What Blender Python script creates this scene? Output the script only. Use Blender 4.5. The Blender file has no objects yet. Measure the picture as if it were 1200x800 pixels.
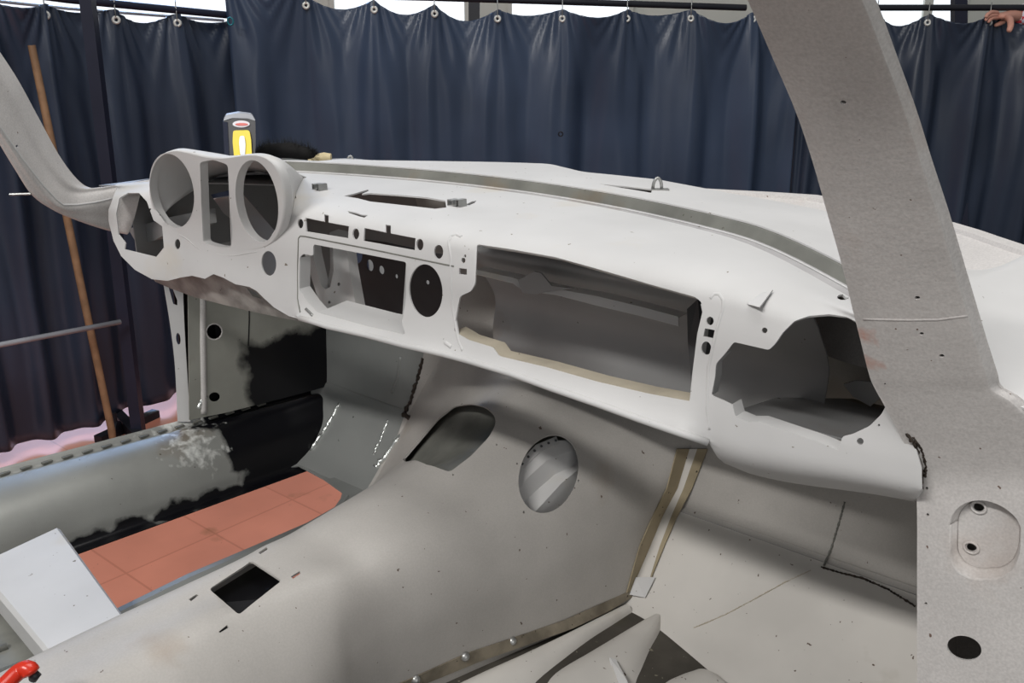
import bpy, bmesh, random
from math import sin, cos, tan, pi, radians, sqrt, floor, atan2, exp
from mathutils import Vector, Matrix, noise
from mathutils.bvhtree import BVHTree
from mathutils.geometry import delaunay_2d_cdt

scn = bpy.context.scene
COL = scn.collection
random.seed(7)

# ------------------------------------------------------------------ camera
FPX = 1100.0
YAW, PIT = radians(40), radians(18)
CAM = Vector((.92, -.82, 1.5))
FW = Vector((-sin(YAW) * cos(PIT), cos(YAW) * cos(PIT), -sin(PIT)))
RT = Vector((cos(YAW), sin(YAW), 0))
UP = RT.cross(FW)
cd = bpy.data.cameras.new('camera')
cam = bpy.data.objects.new('camera', cd)
COL.objects.link(cam)
cd.sensor_width = 36
cd.lens = FPX / 1200 * 36
cd.clip_start = .02
cam.matrix_world = Matrix.Translation(CAM) @ Matrix((RT, UP, -FW)).transposed().to_4x4()
scn.camera = cam

# ------------------------------------------------------------------ world, lights, exposure
w = bpy.data.worlds.new('world')
scn.world = w
w.use_nodes = True
w.node_tree.nodes['Background'].inputs[0].default_value = (.93, .96, 1, 1)
w.node_tree.nodes['Background'].inputs[1].default_value = .25
scn.view_settings.view_transform = 'Standard'
scn.view_settings.look = 'None'
scn.view_settings.exposure = 0
scn.view_settings.gamma = 1
scn.view_settings.use_curve_mapping = False


def area(name, loc, target, sx, sy, power, col=(1, 1, 1)):
    l = bpy.data.lights.new(name, 'AREA')
    l.shape = 'RECTANGLE'
    l.size, l.size_y, l.energy, l.color = sx, sy, power, col
    o = bpy.data.objects.new(name, l)
    COL.objects.link(o)
    o.location = loc
    d = (Vector(target) - Vector(loc)).normalized()
    o.rotation_euler = d.to_track_quat('-Z', 'Y').to_euler()
    return o


area('ceiling_strip_light_rear', (.3, -3.2, 4.05), (.1, .2, .9), 2.0, .22, 116, (1, .98, .95))
area('ceiling_panel_light', (.2, .5, 4.6), (.1, .5, 0), 2.6, 2.0, 73, (1, .985, .96))
dl = area('daylight_window_light', (-4.6, 1.9, 2.6), (-2.4, .9, 0), 1.6, 1.6, 34, (.34, .56, 1))
dl.data.spread = radians(70)
area('right_rear_fill_light', (4.0, -2.2, 2.3), (.2, .2, .8), 2.2, 1.6, 27, (1, .99, .97))  # added soft fill from the right rear, brightens tunnel, post and dashboard

# ------------------------------------------------------------------ helpers


def ray(u, v):
    return FW + RT * ((u - 600) / FPX) - UP * ((v - 400) / FPX)


def P(u, v, X=None, Y=None, Z=None, T=None):
    d = ray(u, v)
    if X is not None:
        t = (X - CAM.x) / d.x
    elif Y is not None:
        t = (Y - CAM.y) / d.y
    elif Z is not None:
        t = (Z - CAM.z) / d.z
    else:
        t = T
    return CAM + d * t


def cr1(p, t):
    n = len(p) - 1
    x = min(max(t, 0), 1) * n
    i = min(int(x), n - 1)
    f = x - i
    p1, p2 = p[i], p[i + 1]
    p0 = p[i - 1] if i > 0 else p1 * 2 - p2
    p3 = p[i + 2] if i + 2 <= n else p2 * 2 - p1
    return (p1 * 2 + (p2 - p0) * f + (p0 * 2 - p1 * 5 + p2 * 4 - p3) * f * f + (p1 * 3 - p0 - p2 * 3 + p3) * f ** 3) * .5


def lerp_tab(tab, x):
    if x <= tab[0][0]:
        return tab[0][1]
    for (a, b), (c, d) in zip(tab, tab[1:]):
        if x <= c:
            f = (x - a) / (c - a)
            return b + (d - b) * f
    return tab[-1][1]


def sm(x, a, b):
    t = min(max((x - a) / (b - a), 0), 1)
    return t * t * (3 - 2 * t)


class Surf:
    """smooth surface through rows of control points; a runs along rows, b across"""

    def __init__(s, rows, na=60, nb=40, lin=False):
        rows = [[Vector(p) for p in r] for r in rows]
        s.na, s.nb = na, nb
        fine = []
        for i in range(na + 1):
            a = i / na
            ctl = [cr1([r[j] for r in rows], a) if not lin else s._l([r[j] for r in rows], a) for j in range(len(rows[0]))]
            fine.append([cr1(ctl, k / nb) if not lin else s._l(ctl, k / nb) for k in range(nb + 1)])
        s.g = fine
        vs = [p for r in fine for p in r]
        s.tris = []
        for i in range(na):
            for j in range(nb):
                q = i * (nb + 1) + j
                s.tris.append((q, q + 1, q + nb + 2))
                s.tris.append((q, q + nb + 2, q + nb + 1))
        s.vs = vs
        s.bvh = BVHTree.FromPolygons(vs, s.tris)

    def _l(s, p, t):
        n = len(p) - 1
        x = t * n
        i = min(int(x), n - 1)
        return p[i].lerp(p[i + 1], x - i)

    def ev(s, a, b):
        x = min(max(a, 0), 1) * s.na
        y = min(max(b, 0), 1) * s.nb
        i, j = min(int(x), s.na - 1), min(int(y), s.nb - 1)
        f, g = x - i, y - j
        return s.g[i][j].lerp(s.g[i][j + 1], g).lerp(s.g[i + 1][j].lerp(s.g[i + 1][j + 1], g), f)

    def hit(s, u, v):
        d = ray(u, v).normalized()
        loc, nor, idx, dist = s.bvh.ray_cast(CAM, d)
        if loc is None:
            best = None
            for k in range(1, 260):
                q = CAM + d * (k * .015)
                r = s.bvh.find_nearest(q)
                if best is None or r[3] < best[3]:
                    best = r
            loc, nor, idx, dist = best
        cell = idx // 2
        i, j = cell // s.nb, cell % s.nb
        A, B, D = s.g[i][j], s.g[i + 1][j], s.g[i][j + 1]
        E = s.g[i + 1][j + 1]
        if idx % 2 == 0:   # A, D, E
            f, g = s.bary(loc, A, D, E)      # loc = A + g1*(D-A) + g2*(E-D)
            return ((i + g) / s.na, (j + f) / s.nb)
        f, g = s.bary(loc, A, B, E)
        return ((i + f) / s.na, (j + g) / s.nb)

    def bary(s, p, a, b, c):
        e1, e2, r = b - a, c - b, p - a
        d11, d12, d22 = e1.dot(e1), e1.dot(e2), e2.dot(e2)
        r1, r2 = r.dot(e1), r.dot(e2)
        den = d11 * d22 - d12 * d12
        if abs(den) < 1e-18:
            return .5, .5
        return ((r1 * d22 - r2 * d12) / den, (r2 * d11 - r1 * d12) / den)

    def pt(s, u, v):
        return s.ev(*s.hit(u, v))


def link(name, me, mat=None, parent=None):
    o = bpy.data.objects.new(name, me)
    COL.objects.link(o)
    if mat:
        me.materials.append(mat)
    if parent:
        o.parent = parent
    return o


def tag(o, label=None, cat=None, group=None, kind=None):
    for k, v in (('label', label), ('category', cat), ('group', group), ('kind', kind)):
        if v:
            o[k] = v
    return o


def empty(name, loc, label, cat, group=None):
    o = bpy.data.objects.new(name, None)
    COL.objects.link(o)
    o.location = loc
    o.empty_display_size = .05
    return tag(o, label, cat, group)


def fix_parent(root):
    """parts are built in world space; keep them there under a placed empty"""
    inv = Matrix.Translation(root.location).inverted()
    for c in root.children:
        c.matrix_parent_inverse = inv


def mesh_from(name, vs, fs, mat, parent=None, smooth=True, sharp=35):
    me = bpy.data.meshes.new(name)
    me.from_pydata([tuple(v) for v in vs], [], fs)
    me.validate()
    bm = bmesh.new()
    bm.from_mesh(me)
    bmesh.ops.recalc_face_normals(bm, faces=bm.faces)
    for f in bm.faces:
        f.smooth = smooth
    if smooth and sharp:
        for e in bm.edges:
            if len(e.link_faces) == 2 and e.calc_face_angle(0) > radians(sharp):
                e.smooth = False
    bm.to_mesh(me)
    bm.free()
    return link(name, me, mat, parent)


def inside(pt, poly):
    x, y = pt
    c = False
    n = len(poly)
    for i in range(n):
        x1, y1 = poly[i]
        x2, y2 = poly[i - 1]
        if (y1 > y) != (y2 > y) and x < (x2 - x1) * (y - y1) / (y2 - y1) + x1:
            c = not c
    return c


def cut(name, surf, outer, holes, mat, parent=None, th=.0015, na=60, nb=40, lip=0.0, toward=None):
    """sheet metal on surf: outer/hole polygons in (a,b); thickness th away from the camera; lip = extra depth of returned edges of holes"""
    A = max(p[0] for p in outer)
    coords, edges = [], []

    def loop(poly):
        s0 = len(coords)
        coords.extend(Vector(p) for p in poly)
        n = len(poly)
        edges.extend((s0 + i, s0 + (i + 1) % n) for i in range(n))
    loop(outer)
    for h in holes:
        loop(h)
    bb = [(min(p[0] for p in h), max(p[0] for p in h), min(p[1] for p in h), max(p[1] for p in h)) for h in holes]
    a0, a1 = min(p[0] for p in outer), A
    b0, b1 = min(p[1] for p in outer), max(p[1] for p in outer)

    def inhole(x, y):
        return any(q[0] <= x <= q[1] and q[2] <= y <= q[3] and inside((x, y), h) for q, h in zip(bb, holes))
    for i in range(na + 1):
        for j in range(nb + 1):
            x, y = i / na, j / nb
            x += ((j % 2) - .5) * .25 / na
            if a0 < x < a1 and b0 < y < b1 and inside((x, y), outer) and not inhole(x, y):
                coords.append(Vector((x, y)))
    r = delaunay_2d_cdt(coords, edges, [], 0, 1e-6)
    vs2, fs2 = r[0], r[2]
    keep = []
    for f in fs2:
        c = (sum(vs2[k].x for k in f) / len(f), sum(vs2[k].y for k in f) / len(f))
        if inside(c, outer) and not inhole(*c):
            keep.append(list(f))
    front = [surf.ev(v.x, v.y) for v in vs2]
    # drop degenerate
    used = sorted({k for f in keep for k in f})
    remap = {k: i for i, k in enumerate(used)}
    front = [front[k] for k in used]
    keep = [[remap[k] for k in f] for f in keep]
    # orient towards the camera (by majority)
    nrm = [Vector() for _ in front]
    sgn = 0
    view = Vector(toward) if toward else CAM
    for f in keep:
        n = (front[f[1]] - front[f[0]]).cross(front[f[2]] - front[f[0]])
        sgn += n.dot(view - front[f[0]])
    if sgn < 0:
        keep = [f[::-1] for f in keep]
    for f in keep:
        n = (front[f[1]] - front[f[0]]).cross(front[f[2]] - front[f[0]])
        for k in f:
            nrm[k] += n
    N = len(front)
    back = [p - (n.normalized() if n.length > 0 else Vector((0, -1, 0))) * th for p, n in zip(front, nrm)]
    faces = list(keep) + [[k + N for k in f[::-1]] for f in keep]
    cnt = {}
    for f in keep:
        for i in range(len(f)):
            cnt[(f[i], f[(i + 1) % len(f)])] = 1
    rim = [(x, y) for (x, y) in cnt if (y, x) not in cnt]
    if lip:
        # returned edges: extra wall going back from the hole rims
        for x, y in rim:
            faces.append([y, x, x + N, y + N])
    else:
        for x, y in rim:
            faces.append([y, x, x + N, y + N])
    me = bpy.data.meshes.new(name)
    me.from_pydata([tuple(v) for v in front + back], [], faces)
    me.validate()
    bm = bmesh.new()
    bm.from_mesh(me)
    for f in bm.faces:
        f.smooth = True
    for e in bm.edges:
        if len(e.link_faces) == 2 and e.calc_face_angle(0) > radians(40):
            e.smooth = False
    bm.to_mesh(me)
    bm.free()
    return link(name, me, mat, parent)


def border(n=24, m=14, a0=0.0, a1=1.0, b0=0.0, b1=1.0):
    return [(a0 + (a1 - a0) * k / n, b0) for k in range(n)] + [(a1, b0 + (b1 - b0) * k / m) for k in range(m)] + [(a1 - (a1 - a0) * k / n, b1) for k in range(n)] + [(a0, b1 - (b1 - b0) * k / m) for k in range(m)]


def ell(cu, cv, ru, rv, shear=0.0, n=28, rot=0.0):
    out = []
    for k in range(n):
        t = 2 * pi * k / n
        x, y = ru * cos(t), rv * sin(t)
        x, y = x * cos(rot) - y * sin(rot), x * sin(rot) + y * cos(rot)
        out.append((cu + x + shear * y, cv + y))
    return out


def rnd(poly, r=2.0, k=3):
    """round the corners of a pixel polygon"""
    out = []
    n = len(poly)
    for i in range(n):
        p, q, s = Vector(poly[i - 1]), Vector(poly[i]), Vector(poly[(i + 1) % n])
        d1, d2 = (p - q), (s - q)
        l1, l2 = min(r, d1.length * .45), min(r, d2.length * .45)
        A, B = q + d1.normalized() * l1, q + d2.normalized() * l2
        for j in range(k + 1):
            t = j / k
            out.append(tuple(A * (1 - t) ** 2 + q * 2 * t * (1 - t) + B * t * t))
    return out


def hits(surf, poly):
    return [surf.hit(*p) for p in poly]


def tube(path, r, seg=10, closed=False, caps=True):
    """vertices, faces of a tube along 3D points; r number or list"""
    path = [Vector(p) for p in path]
    n = len(path)
    vs, fs = [], []
    up = Vector((0, 0, 1))
    prevx = None
    for i, p in enumerate(path):
        if closed:
            d = path[(i + 1) % n] - path[i - 1]
        else:
            d = path[min(i + 1, n - 1)] - path[max(i - 1, 0)]
        d.normalize()
        x = prevx - d * prevx.dot(d) if prevx is not None else (up.cross(d) if abs(d.dot(up)) < .95 else Vector((1, 0, 0)).cross(d))
        x.normalize()
        prevx = x
        y = d.cross(x)
        rr = r[i] if isinstance(r, (list, tuple)) else r
        for k in range(seg):
            t = 2 * pi * k / seg
            vs.append(p + x * cos(t) * rr + y * sin(t) * rr)
    m = n if closed else n - 1
    for i in range(m):
        for k in range(seg):
            a, b = i * seg + k, i * seg + (k + 1) % seg
            c, d = ((i + 1) % n) * seg + (k + 1) % seg, ((i + 1) % n) * seg + k
            fs.append((a, b, c, d))
    if caps and not closed:
        fs.append(tuple(range(seg))[::-1])
        fs.append(tuple((n - 1) * seg + k for k in range(seg)))
    return vs, fs


def merge(*parts):
    vs, fs = [], []
    for v, f in parts:
        o = len(vs)
        vs += list(v)
        fs += [tuple(k + o for k in q) for q in f]
    return vs, fs


def prism(pts, d, taper=1.0):
    """closed polygon of 3D points extruded by vector d"""
    pts = [Vector(p) for p in pts]
    n = len(pts)
    c = sum(pts, Vector()) / n
    top = [c + (p - c) * taper + Vector(d) for p in pts]
    fs = [tuple(range(n)), tuple(range(n, 2 * n))[::-1]] + [(i, i + n, (i + 1) % n + n, (i + 1) % n) for i in range(n)]
    return pts + top, fs


def box(c, s, rot=0.0, axis='Z'):
    m = Matrix.Rotation(rot, 3, axis)
    c = Vector(c)
    vs = [c + m @ Vector((x * s[0] / 2, y * s[1] / 2, z * s[2] / 2)) for x in (-1, 1) for y in (-1, 1) for z in (-1, 1)]
    return vs, [(0, 1, 3, 2), (4, 6, 7, 5), (0, 4, 5, 1), (2, 3, 7, 6), (0, 2, 6, 4), (1, 5, 7, 3)]


def ribbon(lines, th=.0015):
    """sheet between 3D polylines of equal length, with thickness"""
    n = len(lines[0])
    rows = len(lines)
    vs = [Vector(p) for l in lines for p in l]
    fs = [(i * n + j, i * n + j + 1, (i + 1) * n + j + 1, (i + 1) * n + j) for i in range(rows - 1) for j in range(n - 1)]
    nr = [Vector() for _ in vs]
    s = 0
    for f in fs:
        q = (vs[f[1]] - vs[f[0]]).cross(vs[f[3]] - vs[f[0]])
        s += q.dot(CAM - vs[f[0]])
        for k in f:
            nr[k] += q
    sg = -1 if s > 0 else 1
    N = len(vs)
    vs = vs + [v + q.normalized() * sg * th for v, q in zip(vs, nr)]
    fs2 = list(fs) + [tuple(k + N for k in f[::-1]) for f in fs]
    e = {}
    for f in fs:
        for k in range(4):
            e[(f[k], f[(k + 1) % 4])] = 1
    fs2 += [(b, a, a + N, b + N) for (a, b) in e if (b, a) not in e]
    return vs, fs2


# ------------------------------------------------------------------ materials
def lin(c):
    return tuple(((x / 255 + .055) / 1.055) ** 2.4 if x > 10 else x / 255 / 12.92 for x in c) + (1,)


def mat(name, col, rough=.6, metal=0.0, var=.12, scale=9.0, speck=0.0, speck_col=(60, 50, 45), rust=0.0, bump=0.0, spec=.3, rust_col=(120, 95, 60), fine=0.0):
    m = bpy.data.materials.new(name)
    m.use_nodes = True
    nt = m.node_tree
    b = nt.nodes['Principled BSDF']
    b.inputs['Roughness'].default_value = rough
    b.inputs['Metallic'].default_value = metal
    b.inputs['Specular IOR Level'].default_value = spec
    tc = nt.nodes.new('ShaderNodeTexCoord')
    base = lin(col)

    def noi(sc, det=4, off=0):
        n = nt.nodes.new('ShaderNodeTexNoise')
        n.inputs['Scale'].default_value = sc
        n.inputs['Detail'].default_value = det
        mp = nt.nodes.new('ShaderNodeMapping')
        mp.inputs['Location'].default_value = (off, off * 1.7, off * .6)
        nt.links.new(tc.outputs['Object'], mp.inputs[0])
        nt.links.new(mp.outputs[0], n.inputs['Vector'])
        return n

    def mix(fac, c1, c2, blend='MIX'):
        x = nt.nodes.new('ShaderNodeMix')
        x.data_type = 'RGBA'
        x.blend_type = blend
        for sock, val in ((x.inputs[0], fac), (x.inputs[6], c1), (x.inputs[7], c2)):
            if hasattr(val, 'type') and hasattr(val, 'links'):
                nt.links.new(val, sock)
            else:
                sock.default_value = val
        return x.outputs[2]

    def ramp(src, lo, hi):
        r = nt.nodes.new('ShaderNodeMapRange')
        r.inputs['From Min'].default_value = lo
        r.inputs['From Max'].default_value = hi
        nt.links.new(src, r.inputs['Value'])
        return r.outputs[0]
    n1 = noi(scale)
    dark = tuple(x * (1 - var) for x in base[:3]) + (1,)
    lite = tuple(min(1, x * (1 + var)) for x in base[:3]) + (1,)
    out = mix(ramp(n1.outputs[0], .35, .65), dark, lite)
    if fine:
        nf = noi(420, 2, 9)
        d2 = tuple(x * (1 - fine) for x in (1, 1, 1)) + (1,)
        out = mix(1.0, out, mix(ramp(nf.outputs[0], .3, .7), d2, (1, 1, 1, 1)), 'MULTIPLY')
    if speck:
        n2 = noi(110, 2, 3.1)
        out = mix(ramp(n2.outputs[0], .78 - speck * .1, .80 - speck * .1), out, lin(speck_col))
    if rust:
        n3 = noi(5.5, 6, 5.7)
        f = ramp(n3.outputs[0], .66 - rust * .16, .86 - rust * .12)
        out = mix(f, out, lin(rust_col))
    nt.links.new(out, b.inputs['Base Color'])
    if bump:
        bp = nt.nodes.new('ShaderNodeBump')
        bp.inputs['Strength'].default_value = bump
        bp.inputs['Distance'].default_value = .002
        n4 = noi(160, 3, 1.3)
        nt.links.new(n4.outputs[0], bp.inputs['Height'])
        nt.links.new(bp.outputs[0], b.inputs['Normal'])
    m['_mix'] = 0
    return m


M = {}
M['dash'] = mat('blasted_light_steel', (199, 198, 197), .62, 0, .05, 6, .35, (120, 112, 100), .22, .05, rust_col=(196, 186, 168))
M['tunnel'] = mat('blasted_grey_steel', (178, 174, 169), .5, .0, .08, 7, .4, (90, 75, 65), .1, .06, rust_col=(150, 130, 110), fine=.08)
M['post'] = mat('zinc_grey_steel', (206, 202, 199), .55, 0, .05, 14, .2, (110, 90, 80), .12, .18, rust_col=(176, 156, 142), fine=.16)
M['shaded'] = mat('shaded_grey_steel', (150, 150, 150), .55, .2, .08, 6, .2, (80, 75, 65), .15, .05)  # shade inside the dashboard put into a darker steel tone
M['toe'] = mat('blasted_toe_board_steel', (205, 201, 195), .6, 0, .06, 7, .55, (95, 80, 70), .28, .05, rust_col=(150, 140, 118))
M['raw'] = mat('raw_patch_steel', (136, 138, 136), .38, .2, .12, 5, .2, (60, 60, 50), .1, .05)
M['bright'] = mat('ground_weld_steel', (215, 218, 215), .25, .8, .25, 60, 0, bump=.8)
M['weld'] = mat('dark_weld_bead', (66, 58, 52), .5, .4, .4, 90, .6, (190, 180, 165), bump=1)
M['black'] = mat('black_primer_and_shade', (13, 13, 16), .3, 0, .3, 12, .05, (50, 50, 50), spec=.5)
M['seam'] = mat('brown_seam_metal', (150, 138, 114), .6, 0, .2, 12, .6, (60, 52, 40), .45, rust_col=(96, 88, 70))
M['floorpan'] = mat('stained_floor_steel', (78, 74, 68), .5, .15, .25, 14, .8, (140, 135, 120), .4, .1, rust_col=(92, 88, 58))
M['channel'] = mat('channel_grey_steel', (112, 112, 106), .6, .0, .16, 20, .3, (80, 80, 70), .2)
M['underside'] = mat('underside_shade_steel', (150, 147, 142), .5, 0, .3, 30, .3, (60, 55, 50), .4, rust_col=(100, 96, 90))  # shade of the surface turning under, put into a darker mottled tone
M['flange'] = mat('dirty_flange_steel', (118, 110, 96), .6, 0, .3, 30, .8, (60, 52, 40), .5, rust_col=(78, 70, 56))
M['lightchan'] = mat('channel_floor_steel', (162, 160, 160), .6, 0, .1, 20, .3, (80, 80, 70), .2)
M['galv'] = mat('galvanised_clip_steel', (160, 160, 158), .35, .7, .15, 40)
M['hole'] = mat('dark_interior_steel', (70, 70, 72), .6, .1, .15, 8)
M['tan'] = mat('tan_stained_steel', (172, 163, 146), .6, 0, .12, 20, .3)
M['curtain'] = mat('navy_vinyl', (54, 66, 87), .34, 0, .16, 2.2, 0, bump=.1, spec=.45)
M['curtain_dark'] = mat('dark_navy_vinyl', (44, 53, 70), .38, 0, .16, 2.2, 0, bump=.1, spec=.45)
M['navy'] = mat('navy_frame_paint', (33, 36, 52), .45, 0, .12, 6)
M['darkframe'] = mat('dark_frame_paint', (30, 31, 38), .5, 0, .15, 6)
M['wood'] = mat('broom_pole_wood', (138, 108, 82), .55, 0, .18, 20, .1)
M['ring'] = mat('grommet_metal', (215, 215, 210), .35, .3, .1, 30)
M['teal'] = mat('teal_ring', (30, 110, 120), .4, .2, .1, 30)
M['yellow'] = mat('yellow_plastic', (240, 214, 20), .35, 0, .04, 10, spec=.5)
M['blackplastic'] = mat('black_plastic', (42, 42, 46), .4, 0, .15, 30, spec=.4)
M['silver'] = mat('silver_plastic', (190, 195, 205), .3, .3, .08, 30)
M['whitep'] = mat('white_badge', (225, 222, 228), .4, 0, .04, 30)
M['redp'] = mat('red_plastic', (205, 44, 18), .28, 0, .12, 20, spec=.6)
M['bristle'] = mat('black_bristle', (16, 15, 15), .8, 0, .3, 60)
M['pale'] = mat('pale_wood', (206, 190, 150), .5, 0, .12, 20)
M['skin'] = mat('skin', (205, 150, 132), .5, 0, .06, 20)
M['trouser'] = mat('dark_trouser_cloth', (40, 44, 60), .8)
M['bar'] = mat('bar_steel', (150, 152, 158), .4, .1, .15, 10)


def tile_mat():
    m = mat('red_floor_tile', (214, 140, 118), .30, 0, .08, 3, .1, (120, 70, 55), .05, spec=.5)
    nt = m.node_tree
    b = nt.nodes['Principled BSDF']
    src = b.inputs['Base Color'].links[0].from_socket
    br = nt.nodes.new('ShaderNodeTexBrick')
    br.offset = .0
    br.inputs['Scale'].default_value = 1
    br.inputs['Brick Width'].default_value = .3
    br.inputs['Row Height'].default_value = .3
    br.inputs['Mortar Size'].default_value = .0035
    br.inputs['Color1'].default_value = (1, 1, 1, 1)
    br.inputs['Color2'].default_value = (.93, .93, .93, 1)
    br.inputs['Mortar'].default_value = (.80, .77, .75, 1)
    tc = nt.nodes.new('ShaderNodeTexCoord')
    nt.links.new(tc.outputs['Object'], br.inputs['Vector'])
    x = nt.nodes.new('ShaderNodeMix')
    x.data_type = 'RGBA'
    x.blend_type = 'MULTIPLY'
    x.inputs[0].default_value = 1
    nt.links.new(src, x.inputs[6])
    nt.links.new(br.outputs[0], x.inputs[7])
    nt.links.new(x.outputs[2], b.inputs['Base Color'])
    return m


def painted(name, base, limits, width, soft=.02, other='black', wear=None, low=None):
    """steel with black primer beyond an irregular edge along an axis (a real paint edge)"""
    m = mat(name, base, .45, .25, .12, 7, .3, (70, 65, 55), .25, .05)
    nt = m.node_tree
    b = nt.nodes['Principled BSDF']
    src = b.inputs['Base Color'].links[0].from_socket
    tc = nt.nodes.new('ShaderNodeTexCoord')
    sp = nt.nodes.new('ShaderNodeSeparateXYZ')
    nt.links.new(tc.outputs['Object'], sp.inputs[0])
    n = nt.nodes.new('ShaderNodeTexNoise')
    n.inputs['Scale'].default_value = 16
    n.inputs['Detail'].default_value = 6
    nt.links.new(tc.outputs['Object'], n.inputs['Vector'])

    def math(op, x, y):
        q = nt.nodes.new('ShaderNodeMath')
        q.operation = op
        for s_, v_ in ((q.inputs[0], x), (q.inputs[1], y)):
            if hasattr(v_, 'links'):
                nt.links.new(v_, s_)
            else:
                s_.default_value = v_
        return q.outputs[0]
    if wear:
        wy, wh, wt = wear
        nw_ = nt.nodes.new('ShaderNodeTexNoise')
        nw_.inputs['Scale'].default_value = 55
        nw_.inputs['Detail'].default_value = 5
        nw_.inputs['Distortion'].default_value = .3
        nt.links.new(tc.outputs['Object'], nw_.inputs['Vector'])
        bandf = math('SUBTRACT', 1, math('DIVIDE', math('ABSOLUTE', math('SUBTRACT', sp.outputs['Y'], wy), 0), wh))
        f_ = nt.nodes.new('ShaderNodeMapRange')
        f_.inputs['From Min'].default_value = wt
        f_.inputs['From Max'].default_value = wt + .25
        hz_ = math('MULTIPLY', math('SUBTRACT', sp.outputs['Z'], .71), 5)
        nt.links.new(math('ADD', math('ADD', nw_.outputs[0], math('MULTIPLY', bandf, .35)), math('MINIMUM', hz_, 0)), f_.inputs['Value'])
        x2 = nt.nodes.new('ShaderNodeMix')
        x2.data_type = 'RGBA'
        nt.links.new(f_.outputs[0], x2.inputs[0])
        x2.inputs[7].default_value = lin((235, 236, 232))
        wearf = f_.outputs[0]
    s = None
    for ax_, sg_, th_ in limits:      # painted where sg*(coordinate - th) > 0 for every limit
        t_ = math('MULTIPLY', math('SUBTRACT', sp.outputs[ax_], th_), sg_)
        s = t_ if s is None else math('MINIMUM', s, t_)
    if low:
        s = math('MAXIMUM', s, math('MULTIPLY', math('SUBTRACT', low, sp.outputs['Z']), 2.2))
    s = math('ADD', s, math('MULTIPLY', math('SUBTRACT', n.outputs[0], .5), width))
    r = nt.nodes.new('ShaderNodeMapRange')
    r.inputs['From Min'].default_value = 0
    r.inputs['From Max'].default_value = soft
    nt.links.new(s, r.inputs['Value'])
    x = nt.nodes.new('ShaderNodeMix')
    x.data_type = 'RGBA'
    nt.links.new(r.outputs[0], x.inputs[0])
    nt.links.new(src, x.inputs[6])
    x.inputs[7].default_value = lin((15, 15, 19))
    if wear:
        nt.links.new(x.outputs[2], x2.inputs[6])
        nt.links.new(x2.outputs[2], b.inputs['Base Color'])
    else:
        nt.links.new(x.outputs[2], b.inputs['Base Color'])
    ro = nt.nodes.new('ShaderNodeMapRange')
    ro.inputs['To Min'].default_value = .5
    ro.inputs['To Max'].default_value = .33
    nt.links.new(r.outputs[0], ro.inputs['Value'])
    nt.links.new(ro.outputs[0], b.inputs['Roughness'])
    mt = nt.nodes.new('ShaderNodeMapRange')
    mt.inputs['To Min'].default_value = .25
    mt.inputs['To Max'].default_value = 0
    nt.links.new(r.outputs[0], mt.inputs['Value'])
    nt.links.new(mt.outputs[0], b.inputs['Metallic'])
    return m


M['tile'] = tile_mat()
M['sill'] = painted('sill_steel_and_primer', (150, 151, 147), [('Y', 1, .13)], .16, wear=(.09, .10, .70), low=.640)
M['sidepanel'] = painted('side_panel_steel_and_primer', (158, 158, 150), [('Y', 1, .225), ('Z', -1, .905)], .07)
SHELL = []   # filled by the body section

# ------------------------------------------------------------------ setting
v, f = box((-4.45, 3, -.05), (7.1, 16, .1))
o = mesh_from('floor', v, f, M['tile'], smooth=False)
tag(o, kind='structure')
v, f = box((3.6, 3, -.05), (9.0, 16, .1))
o = mesh_from('floor', v, f, mat('grey_unseen_floor', (120, 118, 114), .7, 0, .1, 2), smooth=False)  # unseen near floor, made grey to keep red bounce off the car
tag(o, kind='structure')

# ---- back of the hall: pale wall with a bright window band, seen above the curtains
def frame_pt(u, dist, z):
    """point on the vertical plane square to the view at horizontal distance dist, at height z"""
    fh = Vector((-sin(YAW), cos(YAW), 0))
    d = ray(u, 43)
    k = dist / d.dot(fh)
    p = CAM + d * k
    return Vector((p.x, p.y, z))


M['wall'] = mat('pale_hall_wall', (206, 208, 200), .7, 0, .05, 3)
M['glass'] = bpy.data.materials.new('lit_window_glass')
M['glass'].use_nodes = True
nb = M['glass'].node_tree.nodes['Principled BSDF']
nb.inputs['Emission Color'].default_value = (.86, .93, 1, 1)
nb.inputs['Emission Strength'].default_value = .95
nb.inputs['Base Color'].default_value = (.8, .85, .9, 1)
DW = 6.3
L0, R0 = frame_pt(-700, DW, 0), frame_pt(1900, DW, 0)
dirw = (R0 - L0).normalized()
nw = Vector((-dirw.y, dirw.x, 0))
vs, fs = prism([L0, R0, R0 + Vector((0, 0, 3.6)), L0 + Vector((0, 0, 3.6))], nw * .12)
tag(mesh_from('wall_back', vs, fs, M['wall'], smooth=False), kind='structure')


def wall_piece(name, u0, u1, z0, z1, off, dep, m, kind=None, parent=None):
    a, b = frame_pt(u0, DW, 0) - nw * off, frame_pt(u1, DW, 0) - nw * off
    vs, fs = prism([a + Vector((0, 0, z0)), b + Vector((0, 0, z0)), b + Vector((0, 0, z1)), a + Vector((0, 0, z1))], -nw * dep)
    o = mesh_from(name, vs, fs, m, parent, smooth=False)
    if kind:
        tag(o, kind=kind)
    return o


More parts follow.
